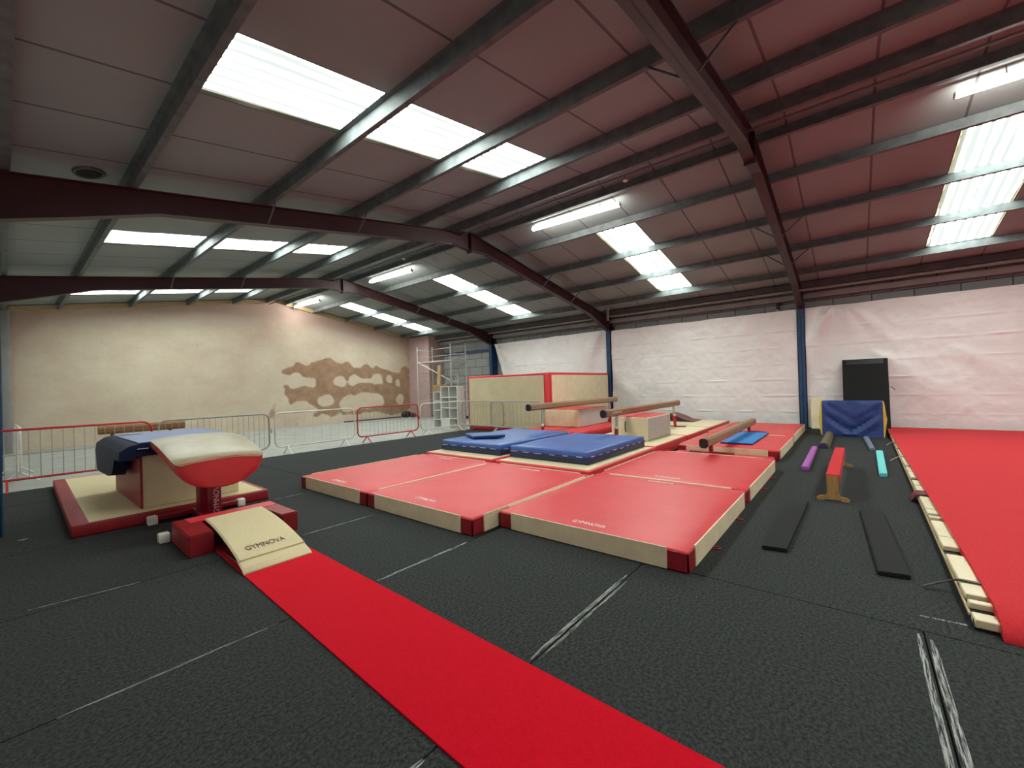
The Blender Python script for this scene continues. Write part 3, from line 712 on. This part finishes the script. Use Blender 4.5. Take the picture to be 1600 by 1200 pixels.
for lx in (1.5, 2.5):
    bm = bmesh.new(); rbox(bm, lx - .03, lx + .03, 12.52, 12.58, .0, .88, .006, 1); lg = obj('leg', bm, 'dark_steel', t)
    bm = bmesh.new(); rbox(bm, lx - .04, lx + .04, 12.25, 12.85, -.03, .02, .006, 1); obj('foot', bm, 'dark_steel', lg)

# ------------------------------------------------------------------ vault corner
t = thing('vault_box', 'dark red and cream foam box on the long ivory mat behind the vaulting table', 'vault box', (1.8, 8.2, .156))
bm = bmesh.new(); rbox(bm, 1.15, 2.28, 7.36, 9.27, .157, .86, .015, 2); obj('body', bm, 'ivory_vinyl', t)
bm = bmesh.new(); rbox(bm, 1.135, 1.16, 7.35, 9.28, .158, .861, .006, 1); o = obj('end_panel', bm, 'dark_red_vinyl', t)
obj('lettering', text_bm('GYMNOVA', .42, .08, (1.133, 8.25, .66), (0, -1, 0), (0, 0, 1)), 'text_faded', t)
t = thing('draped_mat', 'blue mat draped over the vault box and hanging down its far end', 'mat', (1.7, 8.2, .87))
bm = bmesh.new()
def drape(y, drop):
    th = .17; xt = 2.27; z1 = .868
    o_ = [(xt, z1 + th), (1.15, z1 + th), (1.02, z1 + th - .03), (.93, z1 + th - .10), (.92, z1 - .04)]
    i_ = [(1.06, z1 - .04), (1.08, z1 + .0), (1.2, z1), (xt, z1)]
    mid = [(.925, z1 - .04 - drop), (1.07, z1 - .04 - drop)]
    return [(a, y, b) for a, b in o_ + mid + i_]
ys = [7.26, 7.4, 7.55, 7.7, 7.82, 7.95, 8.2, 8.6, 9.0, 9.35]
dr = [.001, .001, .005, .02, .16, .26, .29, .30, .31, .30]
loft(bm, [[(p[0] + .02 * noise.noise(Vector((y * 3, p[2] * 4, 1))), p[1] + .02 * noise.noise(Vector((p[0] * 3, p[2] * 4, 5))), p[2] + .014 * noise.noise(Vector((p[0] * 3, y * 3, 9)))) for p in drape(y, d)] for y, d in zip(ys, dr)])
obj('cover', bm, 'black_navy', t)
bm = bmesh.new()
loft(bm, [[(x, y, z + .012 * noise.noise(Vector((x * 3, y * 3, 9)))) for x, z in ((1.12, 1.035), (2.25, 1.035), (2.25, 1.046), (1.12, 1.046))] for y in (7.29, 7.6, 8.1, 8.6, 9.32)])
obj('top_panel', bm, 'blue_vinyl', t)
bm = bmesh.new()
for x in (1.1, 1.3, 1.52): rbox(bm, x, x + .11, 7.235, 7.262, .962, .970)
obj('stitching', bm, 'white_stitch', t)

t = thing('vaulting_table', 'vaulting table with tan leather top and red tongue front on a red pedestal', 'vaulting table', (1.68, 6.6, 0))
def vt(y):
    f = (y - 5.95) / 1.25
    return .915 + .20 * math.sin(min(1, max(0, f) * 1.05) * PI / 2)
cx = 1.675
def dsec(y, w, depth, lift=0, n=20):
    zt = vt(y) - .018
    pts = [(cx - w + 2 * w * i / n, y, zt - .03 * ((2 * i / n - 1) ** 2)) for i in range(n + 1)]
    pts += [(cx + w * math.cos(a), y, zt - .03 - depth * math.sin(a) ** .9) for a in [PI * i / n for i in range(1, n)]]
    return pts
bm = bmesh.new()
loft(bm, [dsec(y, w, d) for y, w, d in ((5.93, .36, .27), (5.945, .42, .325), (5.975, .455, .35), (6.1, .47, .36), (6.4, .478, .35), (6.8, .48, .32), (7.1, .475, .29), (7.19, .46, .27), (7.21, .42, .22))])
obj('body', bm, 'red_vinyl', t)
bm = bmesh.new(); n = 20
def psec(y, w, dz):
    zt = vt(y) - dz
    lo = vt(y) - .040
    top = [(cx - w + 2 * w * i / n, y, zt - .03 * ((2 * i / n - 1) ** 2) - .012 * abs(2 * i / n - 1) ** 8) for i in range(n + 1)]
    bot = [(cx + (p[0] - cx) * .985, p[1], min(p[2] - .004, lo - .03 * ((2 * j / n - 1) ** 2))) for j, p in list(enumerate(top))[::-1]]
    return top + bot
loft(bm, [psec(y, w, dz) for y, w, dz in ((5.928, .40, .030), (5.94, .435, .018), (5.97, .462, .006), (6.06, .474, 0), (6.3, .481, 0), (6.6, .485, 0), (6.9, .485, 0), (7.1, .48, .0), (7.19, .465, .010), (7.215, .43, .026))])
obj('top_pad', bm, 'vault_leather', t)
bm = bmesh.new(); rbox(bm, 1.60, 1.755, 6.62, 6.80, .10, .62, .02, 2); obj('post', bm, 'base_red_paint', t)
bm = bmesh.new(); rbox(bm, 1.635, 1.755, 6.30, 6.43, .10, .62, .015, 2); o = obj('post', bm, 'base_red_paint', t)
obj('lettering', text_bm('GYMNOVA', .40, .062, (1.695, 6.297, .34), (0, 0, 1), (-1, 0, 0)), 'text_white', o)
bm = bmesh.new(); rbox(bm, 1.2, 2.2, 7.0, 7.08, .035, .10, .01, 1); rbox(bm, 1.2, 2.25, 6.03, 6.11, .035, .10, .01, 1); rbox(bm, 1.60, 1.77, 6.05, 7.05, .045, .11, .01, 1); obj('base', bm, 'base_red_paint', t)
for fx, fy in ((1.19, 7.04), (2.19, 7.04), (1.12, 6.07), (2.27, 6.07)):
    bm = bmesh.new(); rbox(bm, fx - .045, fx + .055, fy - .055, fy + .055, 0, .105, .012, 2); obj('foot', bm, 'knob_white', t)
t = thing('safety_collar', 'dark red U-shaped foam collar around the springboard', 'foam collar', (1.7, 5.7, 0))
bm = bmesh.new()
prism(bm, [(1.16, 5.22), (1.383, 5.22), (1.383, 5.74), (2.035, 5.735), (2.035, 5.2), (2.22, 5.2), (2.22, 5.98), (1.18, 6.0)], lambda a, b: (a, b, 0.0), lambda a, b: (a, b, .225))
bmesh.ops.bevel(bm, geom=bm.edges[:], offset=.012, segments=2, affect='EDGES'); obj('cover', bm, 'dark_red_vinyl', t)
bm = bmesh.new(); prism(bm, [(1.30, 5.76), (2.2, 5.74), (2.205, 5.985), (1.30, 5.985)], lambda a, b: (a, b, .222), lambda a, b: (a, b, .229)); obj('top_panel', bm, 'red_vinyl', t)
t = thing('springboard', 'cream curved springboard on the red runway in front of the vault', 'springboard', (1.69, 5.0, .012))
def sb(f):      # top surface along the board, f 0 front .. 1 back
    return 4.34 + 1.38 * f, .065 + .185 * (1 - (1 - f) ** 2.0)
def board_rings(f0, f1, thick, dx=0, n=18, grow=0):
    r = []
    for i in range(n + 1):
        f = f0 + (f1 - f0) * i / n; y, z = sb(f); xa, xb = 1.355 + .07 * f - grow, 1.965 + .055 * f + grow
        r.append([(xa + .015, y, z), (xb - .015, y, z), (xb, y, z - thick * .4), (xb - .01, y, z - thick), (xa + .01, y, z - thick), (xa, y, z - thick * .4)])
    return r
bm = bmesh.new(); loft(bm, board_rings(.09, 1, .036)); obj('deck', bm, 'ivory_carpet', t)
bm = bmesh.new(); loft(bm, [[(p[0], p[1], p[2] - (.016 if f > 0 else .03)) for p in r] for f, r in enumerate(board_rings(-.03, .125, .03, n=5, grow=.002))]); obj('front_lip', bm, 'ivory_carpet', t)
bm = bmesh.new(); rbox(bm, 1.40, 1.98, 4.5, 5.68, .0135, .035, .006, 1); obj('base_plate', bm, 'base_red_paint', t)
for sx in (1.5, 1.86):
    for sy in (5.45, 5.25):
        bm = bmesh.new(); sweep(bm, [(sx + .04 * math.cos(a), sy + .04 * math.sin(a), .036 + .155 * a / (10 * PI)) for a in [i * PI / 8 for i in range(80)]], .006, 6); obj('spring', bm, 'dark_steel', t)
def sbn(f):
    (ya, za), (yb, zb) = sb(f - .02), sb(f + .02); return Vector((0, yb - ya, zb - za)).normalized()
y_, z_ = sb(.21); dyv = sbn(.21)
obj('lettering', text_bm('GYMNOVA', .36, .085, (1.655, y_, z_ + .004), (1, .01, 0), dyv), 'text_brown', t)
bm = bmesh.new()
loft(bm, [[(1.36 + .040 * (y - 4.42), y, .0005), (2.02 + .028 * (y - 4.4), y, .0005), (2.02 + .028 * (y - 4.4), y, .012), (1.36 + .040 * (y - 4.42), y, .012)] for y in [-1.4 + i * .23 for i in range(32)]])
tag(obj('runway_carpet', bm, 'red_carpet'), 'long red carpet runway leading to the springboard', 'carpet')

# ------------------------------------------------------------------ small floor beams and planks
def slab(name, pts, z0, z1, m, label, cat, group=None, r=.008):
    """pts: near two corners then far two (x,y)"""
    bm = bmesh.new(); loft(bm, [[(x, y, z) for x, y in pts] for z in (z0, z1)])
    bmesh.ops.bevel(bm, geom=bm.edges[:], offset=r, segments=2, affect='EDGES')
    return tag(obj(name, bm, m), label, cat, group)
slab('black_plank', [(4.62, .73), (4.65, .53), (6.62, .50), (6.47, .72)], .001, .04, 'black_foam', 'black foam plank on the carpet nearest the red landing mats', 'plank', 'black foam planks', .006)
slab('black_plank', [(4.54, -.11), (4.58, -.31), (6.66, -.21), (6.52, -.01)], .001, .04, 'black_foam', 'black foam plank on the carpet nearest the red sprung floor', 'plank', 'black foam planks', .006)
slab('mini_beam', [(8.93, .77), (8.95, .66), (11.72, .69), (11.68, .79)], .001, .075, 'purple_foam', 'purple foam mini beam on the black carpet', 'mini beam', 'foam mini beams', .012)
slab('mini_beam', [(8.93, -.27), (8.96, -.37), (11.67, -.42), (11.64, -.31)], .001, .07, 'turquoise_foam', 'turquoise foam mini beam on the black carpet', 'mini beam', 'foam mini beams', .012)
slab('mini_beam', [(11.88, -.22), (11.92, -.31), (14.2, -.24), (14.16, -.14)], .001, .07, 'slate_foam', 'slate grey foam mini beam leading to the blue folded mat', 'mini beam', 'foam mini beams', .012)
t = thing('foam_log', 'brown half-round foam log with a violet end on the carpet', 'mini beam', (13.2, .58, 0))
pr = [(.10, .0), (.098, .05), (.06, .115), (.03, .13), (-.03, .13), (-.06, .115), (-.098, .05), (-.10, .0)]
bm = bmesh.new(); loft(bm, [[(x, .58 + a, .002 + b) for a, b in pr] for x in (11.92, 12.6, 13.6, 14.42)]); obj('body', bm, 'brown_foam', t)
bm = bmesh.new(); loft(bm, [[(x, .60 + a * .75, .008 + b * .8) for a, b in pr] for x in (11.908, 11.924)]); obj('end_face', bm, 'violet_foam', t)
t = thing('trestle_beam', 'small red carpet-topped wooden beam on shaped feet', 'mini beam', (8.3, .25, 0))
def tx(y, x): return y - .008 * (x - 6.95)
bm = bmesh.new(); loft(bm, [[(x, tx(.322, x), .17), (x, tx(.198, x), .17), (x, tx(.198, x), .332), (x, tx(.322, x), .332)] for x in (6.97, 9.66)]); obj('beam_body', bm, 'wood', t)
bm = bmesh.new(); loft(bm, [[(x, tx(a, x), b) for a, b in ((.33, .24), (.325, .24), (.325, .333), (.195, .333), (.195, .20), (.19, .20), (.19, .343), (.20, .346), (.32, .346), (.33, .343))] for x in (6.955, 8, 9.67)]); obj('carpet_top', bm, 'sprung_carpet', t)
foot = [(.43, .0), (.435, .03), (.40, .055), (.345, .06), (.325, .085), (.322, .12), (.322, .33), (.198, .33), (.198, .12), (.195, .085), (.175, .06), (.12, .055), (.085, .03), (.09, .0), (.165, .0), (.185, .018), (.335, .018), (.355, .0)]
for x in (6.94, 9.63):
    bm = bmesh.new(); d = tx(0, x); prism(bm, foot, lambda a, b: (x, a + d, b + .001), lambda a, b: (x + .03, a + d, b + .001)); obj('foot', bm, 'wood', t)

# ------------------------------------------------------------------ sprung floor
t = thing('sprung_floor', 'large red carpeted sprung floor edged with cream foam blocks', 'sprung floor', (10, -6.5, 0))
bm = bmesh.new(); ny, rows = 90, []
xsn = [3.83, 3.835, 3.86, 3.91, 3.99, 4.10, 4.25] + [4.25 + (16.30 - 4.25) * i / 60 for i in range(1, 61)]
def edge_z(x):
    f = min(1, max(0, (x - 3.83) / .30)); return .004 + .128 * math.sqrt(max(0, 1 - (1 - f) ** 2))
for j in range(ny + 1):
    y = -.665 - (12.6 - .665) * (j / ny) ** 1.6; row = []
    for i, x in enumerate(xsn):
        ye = y - (.011 * (x - 4) if j == 0 else 0)
        z = edge_z(x)
        if x > 4.2:
            z += .004 * noise.noise(Vector((x * .9, y * .9, 2)))
            for (x0, y0, sl, am) in ((6.0, -1.0, -.42, .014), (6.95, -1.0, -.85, .016), (4.75, -.8, -.12, .010)):   # creases where the carpet is bunched
                u = (x - x0) - sl * (y - y0) * .35
                z += am * math.exp(-(u / .05) ** 2) * max(0, min(1, (-.85 - y) * 2))
        row.append((x, ye, z))
    rows.append(row)
loft(bm, rows, cap=False, closed=False)
e = bmesh.ops.extrude_face_region(bm, geom=bm.faces[:])
for v in [q for q in e['geom'] if isinstance(q, bmesh.types.BMVert)]: v.co.z = .002 if v.co.z < .05 else .01
obj('carpet', bm, 'sprung_carpet', t)
EDGE = [(3.91, 4.03), (4.10, 4.16), (4.25, 4.46), (4.5, 5.1), (5.32, 5.61), (5.63, 6.18), (6.31, 6.38), (6.49, 6.68), (6.72, 7.32), (7.66, 8.01), (8.07, 8.39), (8.64, 9.08), (9.12, 9.53), (9.75, 10.6), (10.76, 11.68), (11.95, 12.7), (13.1, 13.92), (14.21, 14.94), (15.0, 15.6)]
for i, (a, b) in enumerate(EDGE):
    bm = bmesh.new(); y = -.555 - .0125 * ((a + b) / 2 - 4)
    rbox(bm, a, b, y - .115, y, .062 if i else .02, .106 if i else .075, .006, 1); obj('edge_block', bm, 'ivory_vinyl', t)
def along(x, y0, y1, z0, z1): o = -.555 - .0125 * (x - 4); return [(x, o + y0, z0), (x, o + y1, z0), (x, o + y1, z1), (x, o + y0, z1)]
bm = bmesh.new(); loft(bm, [along(x, .012, .001, .05, .066) for x in (4.02, 15.62)]); obj('edge_board', bm, 'pale_wood', t)
bm = bmesh.new(); loft(bm, [along(x, 0, -.115, .002, .0612) for x in (3.92, 15.62)]); obj('underlay', bm, 'black_rubber', t)
for (x, m_, ln) in ((4.48, 'black_plastic', .16), (7.5, 'maroon_vinyl', .05), (10.7, 'ivory_vinyl', .12), (13.0, 'ivory_vinyl', .1)):
    bm = bmesh.new(); y = -.555 - .0125 * (x - 4); w = .016 if ln > .06 else .13
    pts = [(y - .11, .112), (y - .01, .112), (y + .03, .10), (y + .03 + ln * .5, .06), (y + .03 + ln, .012)]
    loft(bm, [[(x - w, b, c), (x + w, b, c), (x + w, b, c + .006), (x - w, b, c + .006)] for b, c in pts]); obj('strap', bm, m_, t)

# ------------------------------------------------------------------ things along the block wall
t = thing('folded_wedge', 'blue canvas folded mat with yellow ends in front of the black board', 'mat', (14.75, .1, 0))
prof = [(14.48 + .12 * k / 13, .005 + .915 * k / 13) for k in range(14)] + [(14.66, .97), (14.86, .97), (14.93, .92), (15.08, .5), (15.2, .005)]
rings = []
for i in range(49):
    y = .73 - 1.28 * i / 48; s = []
    for j, (a, b) in enumerate(prof):
        dx = dz = 0
        if 0 < j < 14:
            e = min(1, min(.73 - y, y + .55) * 8)
            q = b - (.16 + .85 * abs(y - .12) ** 1.15); q2 = b - (.42 + .75 * abs(y - .02))
            dx = e * (.055 * math.exp(-(q / .085) ** 2) - .04 * math.exp(-((q + .16) / .09) ** 2) + .035 * math.exp(-(q2 / .06) ** 2) + .03 * noise.noise(Vector((y * 3.2, b * 2.6, 7))))
        elif j in (14, 15): dz = .018 * noise.noise(Vector((y * 3, 2, 4)))
        s.append((a + dx, y, b + dz))
    rings.append(s)
bm = bmesh.new(); loft(bm, rings); obj('cover', bm, 'royal_blue_canvas', t)
for ye, sg in ((.735, 1), (-.555, -1)):
    bm = bmesh.new(); rr = []
    for d, sc in ((0, 1.0), (.045, .96), (.075, .8), (.085, .5)):
        rr.append([(14.83 + (a - 14.83) * sc, ye + sg * d * (1 - abs(b - .48) * 1.1), .48 + (b - .48) * sc) for a, b in prof])
    loft(bm, rr); obj('end_panel', bm, 'yellow_vinyl', t)
t = thing('black_board', 'tall black foam board leaning against the white tarpaulin', 'board', (15.9, -.22, 0))
bm = bmesh.new(); prism(bm, [(15.72, .002), (15.77, .002), (16.36, 2.13), (16.31, 2.14)], lambda a, b: (a, .28, b), lambda a, b: (a, -.76, b)); obj('panel', bm, 'black_foam', t, smooth=False)
bm = bmesh.new(); prism(bm, [(16.262, 1.99), (16.27, 1.985), (16.305, 2.12), (16.297, 2.125)], lambda a, b: (a, .18, b), lambda a, b: (a, -.66, b)); obj('top_strip', bm, 'black_plastic', t, smooth=False)
bm = bmesh.new(); sweep(bm, [(16.02, -.77, 1.30), (15.98, -.82, 1.29), (15.95, -.88, 1.22)], .01, 6); obj('tie', bm, 'black_plastic', t)
bm = bmesh.new(); prism(bm, [(15.95, .03), (16.02, .03), (16.3, .98), (16.24, .98)], lambda a, b: (a, 1.08, b), lambda a, b: (a, .72, b)); bmesh.ops.bevel(bm, geom=bm.edges[:], offset=.02, segments=2, affect='EDGES')
tag(obj('propped_foam', bm, 'ivory_vinyl'), 'cream foam panel propped between the blue column and the blue folded mat', 'panel')

# ------------------------------------------------------------------ crowd barriers
def rrect(w, z0, z1, r, n=6):
    c = []
    for (ax, az, a0) in ((w - r, z1 - r, 0), (-w + r, z1 - r, PI / 2), (-w + r, z0 + r, PI), (w - r, z0 + r, 1.5 * PI)):
        for i in range(n + 1): a = a0 + PI / 2 * i / n; c.append((ax + r * math.cos(a), az + r * math.sin(a)))
    return c
def barrier(p0, p1, m, label, bars=14, mesh_rows=0, bar_r=.006, feet=(.12, .12), z=-.03, ht=1.13, lo=.22):
    p0, p1 = Vector(p0), Vector(p1); mid = (p0 + p1) / 2; d = (p1 - p0).normalized(); w = (p1 - p0).length / 2; nrm = Vector((-d.y, d.x, 0))
    t = thing('crowd_barrier', label, 'barrier', (mid.x, mid.y, z), 'crowd barriers round the carpet')
    def P(a, h, o=0): q = mid + d * a + nrm * o; return (q.x, q.y, z + h)
    bm = bmesh.new(); sweep(bm, [P(a, h) for a, h in rrect(w, lo, ht, .16)], .021, 8, True); obj('frame', bm, m, t)
    for i in range(bars):
        a = -w + 2 * w * (i + 1) / (bars + 1); e = max(0, .16 - (w - abs(a)))
        k = .16 - math.sqrt(max(0, .16 ** 2 - e ** 2))
        bm = bmesh.new(); sweep(bm, [P(a, lo + k), P(a, ht - k)], bar_r, 5); obj('bar', bm, 'galv_tube' if mesh_rows else m, t)
    for i in range(mesh_rows):
        h = lo + (ht - lo) * (i + 1) / (mesh_rows + 1); bm = bmesh.new(); sweep(bm, [P(-w, h), P(w, h)], bar_r, 5); obj('cross_wire', bm, 'galv_tube', t)
    for a in (-w + .32, w - .32):
        bm = bmesh.new(); sweep(bm, [P(a, .012, -.26), P(a, lo, -.0), P(a, lo, .0), P(a, .012, .26)], .017, 8); obj('foot', bm, m, t)
    bm = bmesh.new(); sweep(bm, [P(w, .72), P(w + .055, .72), P(w + .055, .62)], .010, 6); obj('hook', bm, m, t)
    return t
Yb = 11.92
barrier((-.30, Yb + .02, 0), (2.05, Yb, 0), 'red_paint', 'crowd barrier with red rails and wire mesh behind the long vault mat', 15, 1)
barrier((2.17, Yb, 0), (4.42, Yb, 0), 'galv_tube', 'grey crowd barrier with thin bars between the red mesh one and the white one', 18, 0, .005)
barrier((4.56, Yb, 0), (6.84, Yb, 0), 'white_paint', 'white crowd barrier in front of the small damp spots on the gable', 8, 0, .0035)
barrier((6.94, Yb, 0), (9.26, Yb, 0), 'red_paint', 'red crowd barrier in front of the brown damp patch', 15, 1, .0045)
barrier((9.36, Yb, 0), (11.5, Yb, 0), 'white_paint', 'white crowd barrier in front of the white shelf units', 8, 0, .0035)
barrier((11.32, 11.82, 0), (11.32, 9.72, 0), 'galv_tube', 'grey crowd barrier in front of the upright crash mat beside the shelves', 12, 0, .0045)
barrier((11.22, 10.22, 0), (11.22, 7.98, 0), 'galv_tube', 'grey crowd barrier in front of the upright crash mat behind the beams', 12, 0, .0045)
barrier((.20, 12.75, 0), (.15, 15.0, 0), 'white_paint', 'white crowd barrier end-on behind the red mesh barrier', 10, 0, .006)

# ------------------------------------------------------------------ shelves, scaffold and odds and ends in the far corner
def shelf(x0, x1, y0, y1, h, cols, rows, label, closed=()):
    t = thing('shelf_unit', label, 'shelf unit', ((x0 + x1) / 2, (y0 + y1) / 2, -.03), 'white cube shelf units')
    z0 = -.03; th = .035
    for k in range(cols + 1):
        y = y0 + (y1 - y0 - th) * k / cols; bm = bmesh.new(); rbox(bm, x0, x1, y, y + th, z0, z0 + h, .003, 1); obj('side_panel' if k in (0, cols) else 'divider', bm, 'white_board', t)
    for k in range(rows + 1):
        z = z0 + (h - th) * k / rows
        bm = bmesh.new(); rbox(bm, x0 + .002, x1, y0 + th * .5, y1 - th * .5, z, z + th, .003, 1); obj('shelf_board', bm, 'white_board', t)
    bm = bmesh.new(); rbox(bm, x1 - .008, x1 + .004, y0, y1, z0, z0 + h); obj('back_panel', bm, 'white_board', t)
    for (c, r) in closed:
        ya = y0 + (y1 - y0 - th) * c / cols + th; yb = y0 + (y1 - y0 - th) * (c + 1) / cols; za = z0 + (h - th) * r / rows + th; zb = z0 + (h - th) * (r + 1) / rows
        bm = bmesh.new(); rbox(bm, x0 - .003, x0 + .018, ya + .004, yb - .004, za + .004, zb - .004, .003, 1); obj('door', bm, 'white_board', t)
    return t
shelf(11.26, 11.66, 12.02, 13.0, 1.73, 2, 4, 'taller white cube shelf unit two cubes wide beside the upright crash mat', [(1, 0)])
shelf(11.28, 11.68, 13.03, 13.5, 1.53, 1, 4, 'narrow white cube shelf unit with the cardboard box on top')
t = thing('cardboard_box', 'brown cardboard box lying on the narrow shelf unit', 'box', (11.5, 13.2, 1.5))
bm = bmesh.new(); rbox(bm, 11.29, 11.8, 13.02, 13.56, 1.502, 1.74, .006, 1); obj('carton', bm, 'cardboard', t)
for ya, yb, zf in ((13.0, 13.1, 1.76), (13.47, 13.57, 1.775)):
    bm = bmesh.new(); rbox(bm, 11.29, 11.8, ya, yb, 1.742, zf, .003, 1); obj('flap', bm, 'cardboard', t)

t = thing('scaffold_tower', 'grey mobile scaffold tower with a platform in the far corner', 'scaffold tower', (15.15, 17.2, -.03))
SX = (14.55, 15.62); SY = (15.95, 18.65)
for y in SY:
    for x in SX:
        bm = bmesh.new(); sweep(bm, [(x, y, .1), (x, y, 3.92 if x == SX[0] else 3.98)], .028, 8); ps = obj('upright', bm, 'alloy_tube', t)
        bm = bmesh.new(); bmesh.ops.create_cone(bm, cap_ends=True, segments=14, radius1=.075, radius2=.075, depth=.05, matrix=Matrix.Translation((x, y, .046)) @ Matrix.Rotation(PI / 2, 4, 'X')); obj('wheel', bm, 'black_rubber', ps)
    for z in (.5, 1.0, 1.5, 2.0, 2.5, 3.0, 3.4, 3.75):
        bm = bmesh.new(); sweep(bm, [(SX[0], y, z), (SX[1], y, z)], .018, 6); obj('rung', bm, 'alloy_tube', t)
bm = bmesh.new(); rbox(bm, SX[0] + .08, SX[1] - .08, SY[0] - .05, SY[1] + .05, 3.03, 3.09, .006, 1); obj('platform', bm, 'alloy_tube', t)
for (a, b) in (((SX[0], SY[1], 3.1), (SX[0], SY[0], 2.0)), ((SX[1], SY[0], 3.1), (SX[1], SY[1], 2.0)), ((SX[0], SY[1], 1.0), (SX[0], SY[0], 2.0)), ((SX[0], SY[0], 2.3), (SX[1], SY[0], 3.0))):
    bm = bmesh.new(); sweep(bm, [a, b], .02, 6); obj('brace', bm, 'white_paint' if a[2] > 3 and a[0] == SX[0] else 'galv_tube', t)
for z in (3.45, 3.85):
    bm = bmesh.new(); sweep(bm, [(SX[1], SY[0], z), (SX[1], SY[1], z)], .018, 6); obj('guard_rail', bm, 'galv_tube', t)
t = thing('ladder_frame', 'short grey scaffold ladder frame standing behind the shelf units', 'scaffold frame', (12.8, 13.9, -.03))
for y in (13.5, 13.95):
    bm = bmesh.new(); sweep(bm, [(12.7, y, -.03), (12.7, y, 2.22)], .024, 8); obj('upright', bm, 'galv_tube', t)
for z in (.4, .9, 1.4, 1.9):
    bm = bmesh.new(); sweep(bm, [(12.7, 13.5, z), (12.7, 13.95, z)], .016, 6); obj('rung', bm, 'galv_tube', t)
bm = bmesh.new(); prism(bm, [(13.3, -.03), (13.36, -.03), (13.56, 2.75), (13.5, 2.75)], lambda a, b: (a, 15.55, b), lambda a, b: (a, 15.75, b))
tag(obj('timber_plank', bm, 'pale_wood', smooth=False), 'pale timber plank standing upright behind the cardboard box', 'plank')
t = thing('tool_bag', 'small dark red and black bundle dropped at the foot of the gable', 'bundle', (15.3, 20.4, -.03))
bm = bmesh.new(); bmesh.ops.create_icosphere(bm, subdivisions=3, radius=.22, matrix=Matrix.Translation((15.02, 20.4, .16)) @ Matrix.Diagonal((1.5, .8, .85, 1))); wobble(bm, .05, 6); obj('bag', bm, 'black_plastic', t)
bm = bmesh.new(); bmesh.ops.create_icosphere(bm, subdivisions=3, radius=.17, matrix=Matrix.Translation((15.44, 20.35, .10)) @ Matrix.Diagonal((1.2, .8, .75, 1))); wobble(bm, .05, 6, 3); obj('cloth', bm, 'maroon_vinyl', t)
bm = bmesh.new(); rbox(bm, 11.4, 15.6, 20.75, 20.9, -.03, .03, .004, 1)
tag(obj('floor_batten', bm, 'dark_steel'), 'long grey batten lying on the concrete along the gable wall', 'batten')

# ------------------------------------------------------------------ light, camera
w = bpy.data.worlds.new('World'); S.world = w; w.use_nodes = True
w.node_tree.nodes['Background'].inputs[0].default_value = (.5, .6, .7, 1); w.node_tree.nodes['Background'].inputs[1].default_value = .3

CAMF = 652.43
VL = Vector((5 - 800, 626 - 600, CAMF)).normalized(); VW = Vector((1335 - 800, 587 - 600, CAMF)).normalized(); VU = VW.cross(VL)
if VU.y > 0: VU = -VU
cd = bpy.data.cameras.new('camera'); cam = bpy.data.objects.new('camera', cd); COL.objects.link(cam)
cd.sensor_fit = 'HORIZONTAL'; cd.sensor_width = 36; cd.lens = CAMF / 1600 * 36; cd.clip_start = .03; cd.clip_end = 200
right = Vector((VW.x, VL.x, VU.x)); upv = -Vector((VW.y, VL.y, VU.y)); back = -Vector((VW.z, VL.z, VU.z))
M = Matrix.Identity(4)
for i in range(3): M[i][0], M[i][1], M[i][2] = right[i], upv[i], back[i]
M[0][3], M[1][3], M[2][3] = 0, 0, 1.65
cam.matrix_world = M
S.camera = cam
vs = S.view_settings
S.display_settings.display_device = 'sRGB'
vs.view_transform = 'Standard'; vs.look = 'None'; vs.exposure = 1.5; vs.gamma = 1; vs.use_curve_mapping = False
S.cycles.max_bounces = 10; S.cycles.diffuse_bounces = 6; S.cycles.use_denoising = True; S.cycles.sample_clamp_indirect = 6
